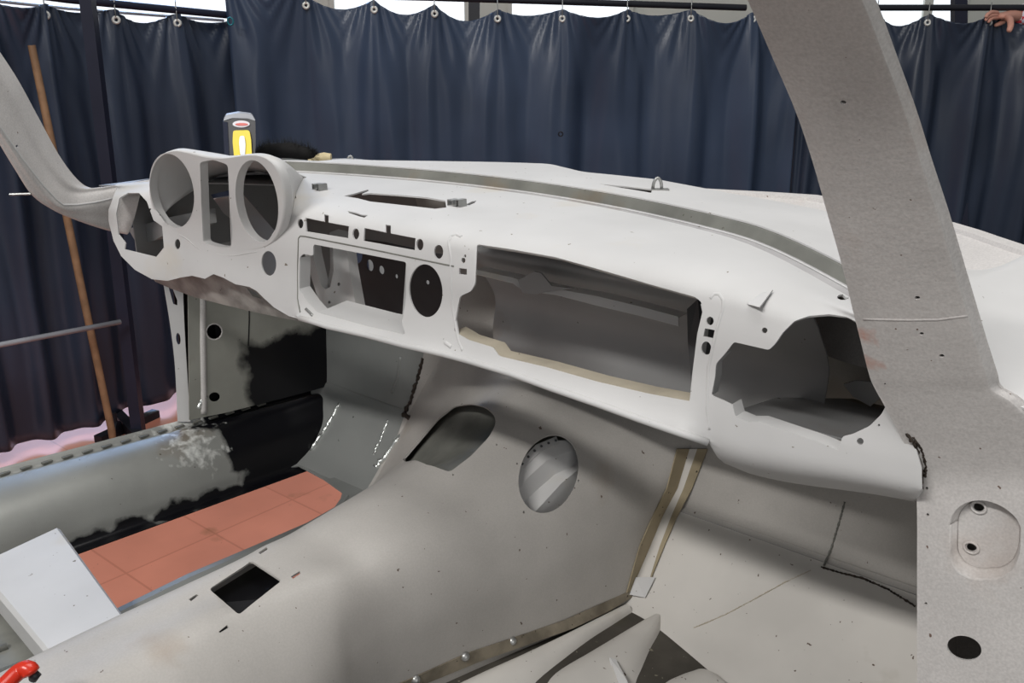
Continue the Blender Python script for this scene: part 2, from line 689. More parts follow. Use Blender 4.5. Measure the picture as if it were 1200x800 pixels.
for k, (u0, u1) in enumerate([(-120, 330), (395, 545), (600, 735), (1012, 1075), (1085, 1120)]):
    g = wall_piece('window_%d' % (k + 1), u0, u1, 1.15, 2.6, .0, .02, M['glass'], 'structure')
    fr = []
    for (x0, x1, z0, z1) in ((u0 - 4, u1 + 4, 1.1, 1.15), (u0 - 4, u1 + 4, 2.6, 2.66), (u0 - 5, u0, 1.15, 2.6), (u1, u1 + 5, 1.15, 2.6)):
        a, b = frame_pt(x0, DW, 0), frame_pt(x1, DW, 0)
        fr.append(prism([a + Vector((0, 0, z0)), b + Vector((0, 0, z0)), b + Vector((0, 0, z1)), a + Vector((0, 0, z1))], -nw * .05))
    mesh_from('window_frame', *merge(*fr), M['wall'], g, smooth=False)

# ---- curtains --------------------------------------------------------------


def curtain(name, grom, left, right, zb, m, seed, amp=.045, label='', group='dark vinyl welding curtains', hooktop=.07, sag=.05, freq=2.0, ringmat=None):
    """grom: world points of the grommets. left/right: end points of the top edge"""
    rnd_ = random.Random(seed)
    pts = [left] + grom + [right]
    fh = Vector((-sin(YAW), cos(YAW), 0))
    root = empty(name, ((left + right) / 2).xy.to_3d() + Vector((0, 0, zb)), label, 'curtain', group)
    cols = []
    NS = 26
    for k in range(len(pts) - 1):
        for i in range(NS):
            cols.append((k, i / NS))
    cols.append((len(pts) - 2, 1.0))
    ph = [rnd_.uniform(0, 6.28) for _ in range(6)]
    sg = [sag * rnd_.uniform(.5, 1.5) for _ in pts]
    bow = [rnd_.choice((-1, 1)) * rnd_.uniform(.7, 1.2) for _ in pts]
    NZ = 56
    vs, fs = [], []
    for (k, t) in cols:
        a, b = pts[k], pts[k + 1]
        end = (k == 0 or k == len(pts) - 2)
        p = a.lerp(b, t)
        tan_ = (b - a)
        tan_.z = 0
        wd = tan_.length
        nrm = Vector((tan_.y, -tan_.x, 0)).normalized()
        if nrm.dot(fh) > 0:
            nrm = -nrm
        s = (k + t)
        hang = sin(pi * t) ** .9 if not end else (.5 * sin(pi * t))
        ztop = p.z + .012 - sg[k] * hang * min(1, wd / .22)
        z0 = zb + .012 * sin(s * 1.3 + ph[0])
        for j in range(NZ + 1):
            q = j / NZ
            q2 = q ** 1.4
            z = ztop + (z0 - ztop) * q2
            dz = ztop - z
            # pleat falling from every grommet, opening out downwards; V-shaped slack between grommets
            slack = exp(-dz / .16) * bow[k] * hang
            low = 1 - exp(-dz / .22)
            fold = cos(2 * pi * t) * (.45 + .25 * sin(s * 2.1 + ph[1]))
            f2 = sin(2 * pi * s * freq + ph[2] + .5 * sin(s * 3.3)) * .34 + sin(2 * pi * s * freq * 2.3 + ph[3] + dz * .6) * .17
            f3 = noise.noise(Vector((s * 1.7 + seed * 3, dz * .9, seed))) * .9
            f4 = noise.noise(Vector((s * 5 + seed * 3, dz * 2.2, seed + 4))) * .22
            # drape rays running into each grommet
            tt = min(t, 1 - t)
            rays = sin(2 * pi * (tt / (.12 + dz * .9)) * .9) * exp(-dz / .3) * .35 * exp(-tt * 3)
            d = amp * (slack * 1.0 + low * (fold * .9 + f2 * 1.0 + f3 + f4) + rays)
            vs.append(Vector((p.x, p.y, z)) + nrm * d)
    n = NZ + 1
    for i in range(len(cols) - 1):
        for j in range(NZ):
            fs.append((i * n + j, i * n + j + 1, (i + 1) * n + j + 1, (i + 1) * n + j))
    o = mesh_from('fabric', vs, fs, m, root, sharp=0)
    md = o.modifiers.new('thick', 'SOLIDIFY')
    md.thickness = .003
    md.offset = 0
    for g in grom:
        d = (CAM - g)
        d.z = 0
        d.normalize()
        c = g + d * .012 - Vector((0, 0, .028))
        side = Vector((0, 0, 1)).cross(d)
        ringp = [c + side * (.0105 * cos(a)) + Vector((0, 0, .0105 * sin(a))) for a in [2 * pi * q / 20 for q in range(20)]]
        vv, ff = tube(ringp, .0056, 8, closed=True)
        r = mesh_from('grommet', vv, ff, M['ring'], root, sharp=0)
        hk = [c + Vector((0, 0, .0)) - d * .01, c + d * .006 + Vector((0, 0, .012)), c + d * .002 + Vector((0, 0, .04)), c + Vector((0, 0, hooktop)), c - d * .02 + Vector((0, 0, hooktop + .016)), c - d * .04 + Vector((0, 0, hooktop)), c - d * .042 + Vector((0, 0, hooktop - .02))]
        vv, ff = tube(hk, .0022, 6)
        mesh_from('hook', vv, ff, M['galv'], root, sharp=0)
    fix_parent(root)
    return root


XA = -2.55
gA = [P(u, v - 6, X=XA) for u, v in ((-95, 4), (-20, 10), (52, 14), (135, 20), (207, 24), (290, 30))]
cA = curtain('welding_curtain', gA, P(-170, 2, X=XA), P(330, 32, X=XA), .05, M['curtain_dark'], 3,
             label='near-black navy vinyl curtain hanging at the left, behind the leaning wooden pole', amp=.052, sag=.03, freq=1.0)
TB = lambda u: 3.75 + (u - 262) / 620 * .55
gB = [P(u, v - 6, T=TB(u)) for u, v in ((358, 4), (438, 9), (509, 14), (583, 20), (659, 20), (735, 20), (810, 20), (883, 21))]
cB = curtain('welding_curtain', gB, P(264, -3, T=TB(262)), P(940, 20, T=TB(950)), .08, M['curtain'], 11,
             label='wide navy blue vinyl curtain across the middle, behind the dashboard and cowl', amp=.046, sag=.045, freq=.9)
gC = [P(u, v - 6, T=4.35) for u, v in ((962, 20), (1028, 22), (1088, 25), (1160, 25), (1238, 27))]
cC = curtain('welding_curtain', gC, P(925, 22, T=4.4), P(1300, 24, T=4.35), .08, M['curtain_dark'], 21,
             label='dark vinyl curtain at the right, beyond the near windscreen pillar', amp=.055, sag=.06, freq=1.2)
# teal spare eyelet near the free edge of the middle curtain
c = P(270, 25, T=TB(270) - .06)
ringp = [c + RT * (.011 * cos(a)) + Vector((0, 0, .014 * sin(a))) for a in [2 * pi * q / 18 for q in range(18)]]
o = mesh_from('eyelet', *tube(ringp, .0032, 7, closed=True), M['teal'], cB, sharp=0)
o.matrix_parent_inverse = Matrix.Translation(cB.location).inverted()
o['label'] = 'teal eyelet'
c = P(657, 157, T=TB(657) - .05)
o = mesh_from('eyelet', *tube([c + RT * (.009 * cos(a)) + Vector((0, 0, .009 * sin(a))) for a in [2 * pi * q / 18 for q in range(18)]], .003, 7, closed=True), M['darkframe'], cB, sharp=0)
o.matrix_parent_inverse = Matrix.Translation(cB.location).inverted()

# ---- rails, posts ------------------------------------------------------------
tag(mesh_from('curtain_rail', *tube([P(-200, -38, X=XA), P(78, -1, X=XA), P(270, 18, X=XA)], .014, 12), M['navy']),
    'navy tube rail carrying the left curtain, sloping past the navy post', 'rail')
tag(mesh_from('curtain_rail', *tube([P(250, -9, T=3.9), P(500, -3, T=4.0), P(690, 3, T=4.16), P(874, 9, T=4.3)], .014, 12), M['darkframe']),
    'dark tube rail above the middle navy curtain', 'rail')
tag(mesh_from('curtain_rail', *tube([P(900, 8, T=4.37), P(1020, 9, T=4.37), P(1310, 9, T=4.37)], .014, 12), M['darkframe']),
    'dark tube rail above the right curtain, crossing the blue post', 'rail')
tag(mesh_from('wire_rail', *tube([P(-150, -14, X=XA - .25), P(80, 10, X=XA - .25), P(262, 24, X=XA - .25)], .006, 8), M['bar']),
    'thin grey secondary rail behind the left navy tube rail', 'rail')


def post(name, top, bot, wd, m, label, cat='post'):
    top, bot = Vector(top), Vector(bot)
    d = Vector((.766, .643, 0)) * wd / 2
    n = Vector((-.643, .766, 0)) * wd
    vs, fs = prism([bot - d, bot + d, top + d, top - d], n)
    return tag(mesh_from(name, vs, fs, m, smooth=False), label, cat)


pb = P(158, 493, X=-2.36)
root = empty('frame_post', (pb.x, pb.y, 0), 'dark navy square post in front of the left curtain, with a crossbar and foot brace', 'post')
top = P(96, -30, X=-2.40)
bot = Vector((pb.x, pb.y, .0))
d = Vector((.766, .643, 0)) * .021
mesh_from('upright', *prism([bot - d, bot + d, top + d, top - d], Vector((-.643, .766, 0)) * .04), M['navy'], root, smooth=False)
mesh_from('crossbar', *tube([P(-160, 440, X=-2.33), P(0, 404, X=-2.33), P(141, 377, X=-2.33)], .0095, 10), M['bar'], root, sharp=0)
mesh_from('foot_brace', *merge(box(P(150, 499, Z=.03), (.36, .04, .04), radians(-12)), box(P(150, 499, Z=.015), (.04, .30, .03), radians(15))), M['darkframe'], root, smooth=False)
cs = P(136, 503, Z=.035)
mesh_from('caster', *merge(tube([cs - RT * .012, cs + RT * .012], .034, 18), tube([cs + Vector((0, 0, 0)), cs + Vector((.0, 0, .07))], .010, 8)), M['darkframe'], root)
fix_parent(root)
tag(mesh_from('frame_post', *prism([P(549, -60, T=4.5), P(562, -60, T=4.5), P(562, 400, T=4.5), P(549, 400, T=4.5)], nw * .05), M['darkframe'], smooth=False),
    'dark post above the middle curtain, only its top showing', 'post')
tag(mesh_from('frame_post', *prism([P(1119, -60, T=4.6), P(1134, -60, T=4.6), P(1134, 400, T=4.6), P(1119, 400, T=4.6)], nw * .05), M['navy'], smooth=False),
    'navy blue post rising behind the right curtain, left of the hand', 'post')

# ---- wooden pole leaning on the post and crossbar -------------------------------
pt, pb = P(37, 53, X=-2.44), P(133, 520, Z=.012)
pl = empty('wooden_pole', pb, 'long slanting wooden pole leaning in front of the left curtain', 'pole')
mesh_from('pole', *tube([pt, pt.lerp(pb, .3), pt.lerp(pb, .6), pb + Vector((0, 0, .06))], [.0125, .0135, .0135, .0135], 14), M['wood'], pl, sharp=50)
mesh_from('pole_end', *tube([pb + Vector((0, 0, .06)), pb], [.014, .012], 14), M['wood'], pl, sharp=50)
fix_parent(pl)

# ================================================================== CAR BODY SHELL
shell = empty('car_body_shell', (0, .1, .56), 'stripped bare grey steel car body shell, windscreen pillars, dashboard and tunnel open', 'car body')


def gY(X):
    return max(.245 - .5 * X * X, .01)


def ztop(X):
    return 1.281 - .030 * sm(abs(X), .42, .72)


def prof(X):
    g = gY(X)
    z = ztop(X)
    wrap = -.035 * sm(-X, .48, .70) - .012 * sm(X, .5, .7)
    rz = .030 * sm(X, .52, .72)
    lip = sm(X, -.19, -.15) * (1 - sm(X, .475, .50))
    under = sm(X, .46, .56)
    lo = sm(X, -.60, -.2)
    roll = min(.085, (g - wrap) * .55)
    return [Vector((X, y, zz)) for y, zz in (
        (.10 + wrap, 1.045 + .01 * (1 - lo) + rz),
        (.05 + wrap, 1.052 + rz),
        (.012 + wrap - .03 * lip, 1.075 + .012 * lip + rz * .9),
        (-.006 + wrap - .028 * lip, 1.098 + .002 * lip + rz * .7),
        (-.006 + wrap - .006 * lip, 1.128 + rz * .4),
        (0 + wrap, 1.17),
        (0 + wrap, 1.21),
        (.004 + wrap, 1.240 - (1.281 - z) * .6),
        (.012 + wrap, 1.260 - (1.281 - z) * .85),
        (.03 + wrap + (roll - .03) * .15, 1.273 - (1.281 - z)),
        (wrap + roll, 1.279 - (1.281 - z)),
        ((wrap + roll + g) / 2, z),
        (g, z))]


XD = [-.76 + i * .02 for i in range(79)]       # -.76 .. .80
DS = Surf([prof(x) for x in XD], 156, 72)


def aX(X):
    return (X - XD[0]) / (XD[-1] - XD[0])


# outline in parameter space
left_end = [(131, 236), (127, 258), (133, 282), (142, 300), (158, 316), (178, 327), (196, 329), (212, 325), (225, 323), (240, 326.5), (250, 321), (261, 325), (276, 333), (292, 336), (301, 341), (309, 349), (321, 360), (338, 370), (352, 374)]
lip_px = [(366, 377), (385, 383), (430, 393), (475, 405), (520, 415), (550, 423), (600, 438), (650, 456), (700, 473), (750, 491), (800, 508), (830, 518)]
outer = hits(DS, left_end) + hits(DS, lip_px)
outer += [(aX(.51), .15), (aX(.54), .09), (aX(.58), .045), (aX(.62), .03), (aX(.66), .03), (aX(.70), .03)]
outer += hits(DS, [(1081, 572), (1080, 548), (1073, 524), (1062, 505)]) + [(aX(.69), .6), (aX(.68), .8), (aX(.67), .999)]
outer += [(aX(x), .999) for x in [.64 - .03 * i for i in range(44)]]
outer += [(aX(-.69), .999)]

oval = [(140, 232), (150, 226), (163, 226), (172, 236), (180, 258), (190, 265), (192, 290), (183, 301), (146, 292), (147, 285), (139, 275), (136, 250)]
gL = ell(201.5, 223.5, 25.5, 43.5, .12, 40)
gR = ell(301, 235.5, 24.5, 48, .12, 40)
grect = rnd([(234, 190), (250, 187), (267, 193), (269, 240), (271, 290), (255, 289), (238, 284), (236, 240)], 4)
binn = [(175, 226), (176, 205), (182, 189), (192, 180), (206, 177), (222, 180), (240, 184.5), (262, 186), (282, 183), (298, 182), (312, 186), (324, 198), (331, 220), (332, 245), (327, 268), (318, 283), (306, 290), (288, 293), (270, 296), (250, 293), (233, 289), (222, 279), (206, 271), (190, 262), (180, 247)]
binn_in = []
bc = Vector((254, 238))
for p in binn:
    q = Vector(p)
    d_ = (q - bc)
    binn_in.append(tuple(q - d_.normalized() * 3.5))
radio = rnd([(351, 302), (355, 297), (367, 300), (367, 286), (476, 307), (471, 378), (475, 392), (430, 382), (372, 366), (362, 355), (350.5, 338)], 3)
glove = rnd([(559, 286), (557, 332), (552, 341), (539, 347), (536.5, 359), (532, 388), (549, 398), (578, 407), (585, 417), (640, 430), (700, 447), (760, 461), (809, 470), (812, 440), (818, 392), (824, 365), (822, 354), (815, 348), (758, 332), (650, 301), (600, 292)], 3)
cutR = rnd([(860, 400.5), (901, 410), (909, 402), (917, 390), (931, 376), (948, 370), (972, 368), (992, 371), (1010, 380), (1032, 430), (1042, 468), (1033, 485), (1019, 499), (1000, 508), (987.5, 511), (982, 527.5), (956, 516.5), (928, 507), (890, 494), (876, 494), (862, 488), (858, 474), (850, 470), (833.6, 463), (838, 441), (839, 426), (849, 415)], 3)
slot1 = [(358, 255), (380, 259.5), (380, 251), (385, 252), (385, 260.5), (409, 265), (408, 279), (359, 271)]
slot2 = [(427, 267), (452, 272), (452, 263), (458, 264), (458, 273.3), (487, 279), (486, 293), (426, 282)]
topslot = [(403, 229.6), (414, 227), (431, 222), (432.5, 223.4), (424, 227), (434, 226), (465, 228), (500, 231), (522, 235), (523, 243), (510, 244.5), (470, 240), (434, 236), (418, 232)]
holes_px = [oval, binn_in, ell(208, 286, 3.3, 6), ell(315, 308.5, 8.7, 14.5, .05), ell(352, 262, 3.4, 5.6), slot1, ell(417, 274, 3.9, 6.4), slot2,
            ell(492, 286.5, 4.2, 6.8), ell(514, 295, 5.4, 8.2), radio, ell(499, 340.5, 19.5, 31, .05, 40), ell(545, 300, 1.3, 2, n=10), ell(543, 305, 2.4, 3.2, n=14),
            [(538, 314), (547, 315), (547, 322), (538, 321)], glove, ell(832, 376, 4.3, 5), [(826, 384.5), (839, 387), (837, 397), (824, 394)], ell(827.5, 408, 5.8, 8),
            ell(896, 387, 3.3, 3.3), cutR, ell(1008, 517, 4, 4), ell(1030, 498, 1.4, 1.6, n=10), ell(843, 340, .1, .1) if 0 else ell(176, 245, 1, 1.4, n=8), topslot,
            [(546, 239.4), (553, 236), (558.5, 235), (556, 237.8), (549, 240.4)], [(407, 247), (417, 249), (424, 251.5), (431, 252), (427, 255), (420, 253), (409, 249.4)],
            ell(331, 227, 1.3, 1.6, n=8) if 0 else ell(346, 231, 1.2, 1.5, n=8), ell(652, 303.5, 1.2, 1.6, n=8) if 0 else ell(339, 229, 1.2, 1.5, n=8),
            ell(988, 348, 7, 3.4, n=12)]
dash = cut('dashboard', DS, outer, [hits(DS, h) for h in holes_px], M['dash'], shell, th=.0022, na=150, nb=64)

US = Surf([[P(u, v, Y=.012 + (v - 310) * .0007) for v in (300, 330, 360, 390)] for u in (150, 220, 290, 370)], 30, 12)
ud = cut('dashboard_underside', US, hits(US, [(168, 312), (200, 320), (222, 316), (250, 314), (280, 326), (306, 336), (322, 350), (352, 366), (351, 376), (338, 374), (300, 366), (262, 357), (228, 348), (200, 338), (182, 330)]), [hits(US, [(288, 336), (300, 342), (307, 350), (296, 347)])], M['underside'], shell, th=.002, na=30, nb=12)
# rolled bottom lip along the console and glove box
lipw = [DS.pt(u, v - 1.5) for u, v in [(352, 373)] + lip_px]
mesh_from('rolled_lip', *tube([p + Vector((0, -.001, -.001)) for p in lipw], .0042, 8), M['dash'], dash, sharp=0)
# stiffening beads pressed round the radio console panel
def bead(name, surf, px, r, m, parent, closed=False, inset=.6, dens=6):
    pts = []
    n = len(px)
    for i in range(n if closed else n - 1):
        a, b = px[i], px[(i + 1) % n]
        for k in range(dens):
            t = k / dens
            pts.append(surf.pt(a[0] + (b[0] - a[0]) * t, a[1] + (b[1] - a[1]) * t))
    if not closed:
        pts.append(surf.pt(*px[-1]))
    pts = [p + (p - CAM).normalized() * r * inset for p in pts]
    return mesh_from(name, *tube(pts, r, 8, closed), m, parent, sharp=0)


bead('panel_seam', DS, [(352, 366), (349, 350), (349, 310), (350, 279), (352, 276.5), (358, 277), (440, 293), (532, 312)], .0011, M['channel'], dash, inset=.3)
bead('pressed_ridge', DS, [(543, 411), (538, 400), (531, 360), (529, 330), (529, 300), (526, 284), (529, 277), (535, 275), (541, 278)], .0026, M['dash'], dash, inset=.80)
bead('pressed_ridge', DS, [(832, 503), (829, 480), (831, 430), (841, 385), (848, 362), (848, 352), (843, 345), (837, 345), (833, 350)], .0026, M['dash'], dash, inset=.80)
bead('weld_tab', DS, [(522, 401), (530, 407)], .0032, M['dash'], dash)
bead('weld_tab', DS, [(359, 362), (367, 370)], .0026, M['galv'], dash)

# lifted flap of metal near the passenger end
flap = [DS.pt(877, 356), DS.pt(895, 362), DS.pt(907, 342)]
mesh_from('lifted_flap', *prism([flap[0] + Vector((0, -.004, .001)), flap[1] + Vector((0, -.010, .004)), flap[2] + Vector((0, -.004, .003)), DS.pt(893, 343)], (0, .0016, -.0012)), M['dash'], dash, smooth=False)
# gusset strips on the glove box uprights (turned-in edges)


def edge_return(px, depth, m, parent, name='turned_edge', th=.0015, dz=0.0):
    p0 = [DS.pt(*q) for q in px]
    return mesh_from(name, *ribbon([[p + Vector((0, .001, 0)) for p in p0], [p + Vector((0, depth, dz)) for p in p0]], th), m, parent)


edge_return([(532, 388), (549, 398), (578, 407), (585, 417), (640, 430), (700, 447), (760, 461), (809, 470)], .022, M['tan'], dash, dz=.001)
edge_return([(822, 356), (824, 366), (818, 392), (812, 440), (809, 470)], .022, M['dash'], dash)
edge_return([(559, 286), (600, 292), (650, 301), (758, 332), (815, 348)], .012, M['dash'], dash, dz=-.006)
edge_return([(858, 474), (862, 488), (876, 494), (890, 494), (928, 507), (956, 516.5), (982, 527)], .020, M['dash'], dash)
edge_return([(849, 415), (839, 426), (838, 441), (834, 463)], .014, M['shaded'], dash)
edge_return([(372, 366), (430, 382), (475, 392)], .055, M['dash'], dash, dz=.006)
edge_return([(351, 302), (350.5, 338), (362, 355), (372, 366)], .02, M['dash'], dash)

# spring clips on the dash top
for (u, v) in ((375, 222), (536, 241)):
    c = DS.pt(u, v)
    a = Vector((1, -.25 if u < 400 else -.1, 0)).normalized()
    b = Vector((-a.y, a.x, 0))
    pts = [c - a * .013, c - a * .013 + Vector((0, 0, .008)), c - a * .002 + Vector((0, 0, .008)), c - a * .002 + Vector((0, 0, .002)), c + a * .004 + Vector((0, 0, .002)), c + a * .004 + Vector((0, 0, .010)), c + a * .011 + Vector((0, 0, .010)), c + a * .012]
    mesh_from('spring_clip', *ribbon([[p - b * .007 for p in pts], [p + b * .007 for p in pts]], .0016), M['galv'], dash, smooth=False)

# ---- instrument binnacle -------------------------------------------------------
BY = -.034
BP = Surf([[Vector((x, .0012 - max(z - 1.19, 0) * .25, z)) for z in (1.12, 1.2, 1.27, 1.36)] for x in (-.66, -.5, -.35, -.2, -.1)], 60, 40)
dense = []
for i in range(len(binn)):
    a, b = Vector(binn[i]), Vector(binn[(i + 1) % len(binn)])
    z_, y_ = Vector(binn[i - 1]), Vector(binn[(i + 2) % len(binn)])
    for k in range(5):
        dense.append(cr1([z_, a, b, y_], (1 + k / 5) / 3))
for _ in range(4):
    dense = [(dense[i - 1] + dense[i] * 2 + dense[(i + 1) % len(dense)]) / 4 for i in range(len(dense))]
bin_face = cut('instrument_binnacle', BP, hits(BP, dense), [hits(BP, gL), hits(BP, gR), hits(BP, grect)], M['dash'], shell, th=.003, na=70, nb=50)
dense0 = []
for i in range(0):
    a, b = binn[i], binn[(i + 1) % len(binn)]
    for k in range(4):
        dense.append((a[0] + (b[0] - a[0]) * k / 4, a[1] + (b[1] - a[1]) * k / 4))
o0 = [BP.pt(*p) for p in dense]
cen = sum(o0, Vector()) / len(o0)
rings = [o0]
for (dy, off) in ((.004, .0025), (.012, .0045)):
    rings.append([p + (Vector((p.x - cen.x, 0, p.z - cen.z)).normalized() * off) + Vector((0, dy, 0)) for p in o0])
for f_ in (.25, .5, .75, 1.0):
    r_ = []
    for p in rings[2]:
        back = sm(p.z, 1.19, 1.285)
        yb = .0 + .165 * back
        zb_ = min(p.z, 1.272) if back > .5 else p.z
        right = sm(p.x, -.34, -.18)
        left = sm(-p.x, .46, .60)
        xb = p.x - (.20 * right) * back + .02 * left * back
        ybb = max(yb - .10 * left * back, .0)
        q = Vector((p.x + (xb - p.x) * f_, p.y + (ybb - p.y) * f_, p.z + (zb_ - p.z) * (f_ ** 1.3)))
        r_.append(q)
    rings.append(r_)
n = len(o0)
vs = [p for r in rings for p in r]
fs = [(i * n + j, i * n + (j + 1) % n, (i + 1) * n + (j + 1) % n, (i + 1) * n + j) for i in range(len(rings) - 1) for j in range(n)]
hood = mesh_from('binnacle_hood', vs, fs, M['dash'], bin_face, sharp=60)
md = hood.modifiers.new('thick', 'SOLIDIFY')
md.thickness = .0015
md.offset = -1
for px in (gL, gR, grect):
    pp = [BP.pt(*q) for q in px]
    lines = [pp + [pp[0]], [p + Vector((0, .014, 0)) for p in pp] + [pp[0] + Vector((0, .014, 0))]]
    mesh_from('gauge_opening_rim' if px is not grect else 'warning_panel_rim', *ribbon(lines, .0012), M['dash'], bin_face)

# ---- windscreen channel (seal groove; steep wall coloured darker for its shade) ---------------------------------------
gx = [-.64 + i * .02 for i in range(66)]        # .. .66
chan = []
for X in gx:
    g, z = gY(X), ztop(X)
    # outward direction in plan
    dY = (gY(X + .01) - gY(X - .01)) / .02
    nn = Vector((-dY, 1, 0)).normalized()
    e = Vector((X, g, z))
    chan.append([e + Vector((0, 0, -.001)), e + nn * .001 + Vector((0, 0, -.004)), e + nn * .014 + Vector((0, 0, -.001)), e + nn * .0160 + Vector((0, 0, .001)), e + nn * .022 + Vector((0, 0, .0135)), e + nn * .025 + Vector((0, 0, .014))])
wch = mesh_from('windscreen_channel', *ribbon([[c_[k] for c_ in chan] for k in range(4)], .0015), M['lightchan'], shell, sharp=25)
mesh_from('seal_flange', *ribbon([[c_[k] for c_ in chan] for k in (3, 4, 5)], .0015), M['channel'], wch, sharp=25)
mesh_from('channel_edge', *tube([c_[2] + Vector((0, 0, .0005)) for c_ in chan], .0011, 6), M['dash'], wch, sharp=0)
rim = [c_[5] for c_ in chan]

# ---- cowl ------------------------------------------------------------------------
front_px = [(380, 190), (430, 189), (500, 190), (560, 191), (600, 192), (640, 193.5), (680, 203), (720, 207), (767, 212), (820, 222), (850, 228), (887, 234), (962, 249), (1050, 275), (1140, 303)]
front_tab = []
for u, v in front_px:
    q = P(u, v, Z=1.296 - .012 * sm(u, 700, 1000))
    front_tab.append((q.x, q.y, 1.296 - .012 * sm(u, 700, 1000)))
front_tab.sort()


def cowl_row(X):
    g, z = gY(X), ztop(X)
    dY = (gY(X + .01) - gY(X - .01)) / .02
    nn = Vector((-dY, 1, 0)).normalized()
    p0 = Vector((X, g, z)) + nn * .024 + Vector((0, 0, .0142))
    yf = max(lerp_tab([(q[0], q[1]) for q in front_tab], X), p0.y + .05)
    zf = lerp_tab([(q[0], q[2]) for q in front_tab], X) if X > front_tab[0][0] else 1.29 - .02 * sm(-X, .4, .64)
    p2 = Vector((X, yf, zf))
    m_ = p0.lerp(p2, .5) + Vector((0, 0, .001))
    return [p0, m_, p2, p2 + Vector((0, .006, -.004)), p2 + Vector((0, .008, -.03))]


CX = [-.64 + i * .02 for i in range(66)]
CS = Surf([cowl_row(x) for x in CX], 138, 30)
cslot = [(702, 217), (735, 220), (764, 223.5), (763, 227.5), (740, 223.5), (718, 220)]
cs_h = hits(CS, cslot)
cowl = cut('cowl', CS, border(138, 30), [cs_h], M['dash'], shell, th=.002, na=138, nb=30)
for (u, v, s_) in ((770, 221, .72), (411, 191, .62)):
    c = CS.pt(u, v + 3)
    arc = [c + RT * (.0085 * s_ * cos(t)) + Vector((0, 0, .004 + .020 * s_ * sin(t))) for t in [pi * k / 10 for k in range(11)]]
    mesh_from('lifting_eye', *tube(arc, .0022, 7), M['galv'], cowl, sharp=0)
    mesh_from('eye_base', *box(c + RT * .004 + Vector((0, 0, .002)), (.024, .012, .003), YAW), M['galv'], cowl, smooth=False)
# pressed bead along the cowl
bead('pressed_ridge', CS, [(430, 196), (520, 197.5), (600, 200), (650, 204)], .0022, M['dash'], cowl)

# ---- engine bay closing panel beyond the cowl: a rim seen over the cowl edge ----------
top_px = [(815, 221), (850, 223), (900, 225.5), (953, 229), (1010, 239), (1060, 249), (1115, 262), (1145, 271), (1168, 279), (1195, 288), (1230, 298)]
te = [P(u, v, Z=1.275) for u, v in top_px]
fwd = Vector((.25, .97, 0)).normalized()
lines = [[p + fwd * .012 + Vector((0, 0, -.04)) for p in te], [p + fwd * .010 for p in te], [p for p in te], [p - fwd * .012 + Vector((0, 0, -.001)) for p in te], [p - fwd * .014 + Vector((0, 0, -.006)) for p in te], [p - fwd * .05 + Vector((0, 0, -.012)) for p in te], [p - fwd * .11 + Vector((0, 0, -.022)) for p in te], [p - fwd * .20 + Vector((0, 0, -.032)) for p in te]]
mesh_from('bonnet_opening_ledge', *ribbon(lines, .0015), M['post'], shell, sharp=30)

# ---- near (right) front fender top -------------------------------------------------
fr = []
for X, y0, y1 in ((.655, .0, .215), (.69, -.02, .25), (.72, -.03, .40), (.76, -.03, .52), (.82, -.03, .55), (.90, -.03, .55), (.97, -.03, .55)):
    z0 = 1.222 - max(0, X - .80) * .35
    z1 = 1.268 - max(0, X - .80) * .35
    if X < .66:
        zz = (1.262, 1.264, 1.266)
    fr.append([Vector((X, y0, z0)), Vector((X, y0 + (y1 - y0) * .33, z0 + (z1 - z0) * .75 + .004)), Vector((X, y0 + (y1 - y0) * .66, z1 + .004)), Vector((X, y1, z1 + (.012 if X > .7 else 0)))])
FS = Surf(fr, 60, 50)

fb = border(50, 40)
mesh_from_f = cut('front_fender', FS, fb, [], M['dash'], shell, th=.002, na=50, nb=40)

lf = [[Vector((-.745, y, 1.19)), Vector((-.77, y, 1.18)), Vector((-.80, y, 1.14)), Vector((-.825, y, 1.05)), Vector((-.83, y, .9)), Vector((-.82, y, .75))] for y in (.24, .34, .44, .54)]
LFS = Surf(lf, 20, 24)
lfo = cut('front_fender', LFS, border(20, 24), [], M['dash'], shell, th=.002, na=20, nb=24)
lfo['label'] = 'far front fender'

# ---- near windscreen pillar and hinge post (one pressing in the photo) ------------------
rows_px = [(-260, 770, 905, -.385), (-120, 826, 960, -.325), (0, 879, 1018, -.262), (65, 907, 1043, -.225), (130, 935, 1067, -.19), (190, 955, 1086, -.160), (250, 972, 1106, -.132), (310, 989, 1124, -.105),
           (360, 1001, 1139, -.083), (400, 1011, 1151, -.066), (440, 1021, 1164, -.048), (456, 1028, 1169, -.040), (470, 1036, 1192, -.034), (500, 1052, 1225, -.022), (530, 1067, 1260, -.010), (560, 1075, 1285, 0), (600, 1077, 1300, 0), (660, 1077, 1300, 0), (740, 1077, 1300, 0), (850, 1077, 1300, 0), (960, 1077, 1300, 0), (1040, 1077, 1300, 0)]
pr_ = []
for v, uL, uR, Y in rows_px:
    vR = v
    L = P(uL, v, Y=Y)
    R = P(uR, v, Y=Y)
    wdt = (R - L)
    pr_.append([L, L.lerp(R, .15) + Vector((0, -.002, 0)), L.lerp(R, .5) + Vector((0, -.003, 0)), L.lerp(R, .90) + Vector((0, -.002, 0)), L.lerp(R, .965) + Vector((0, .0005, 0)), R + Vector((0, .006, 0))])
PS = Surf(pr_, 100, 40)
recess_px = rnd([(1113, 607), (1122, 594), (1137, 586.5), (1156, 586), (1175, 593), (1190, 605), (1197, 618), (1195, 650), (1188, 668), (1172, 679), (1140, 680), (1122, 672), (1112, 656)], 8, 4)
oval2 = ell(1130, 759, 20.5, 14, 0, 30, rot=radians(14))
bd = border(100, 24)
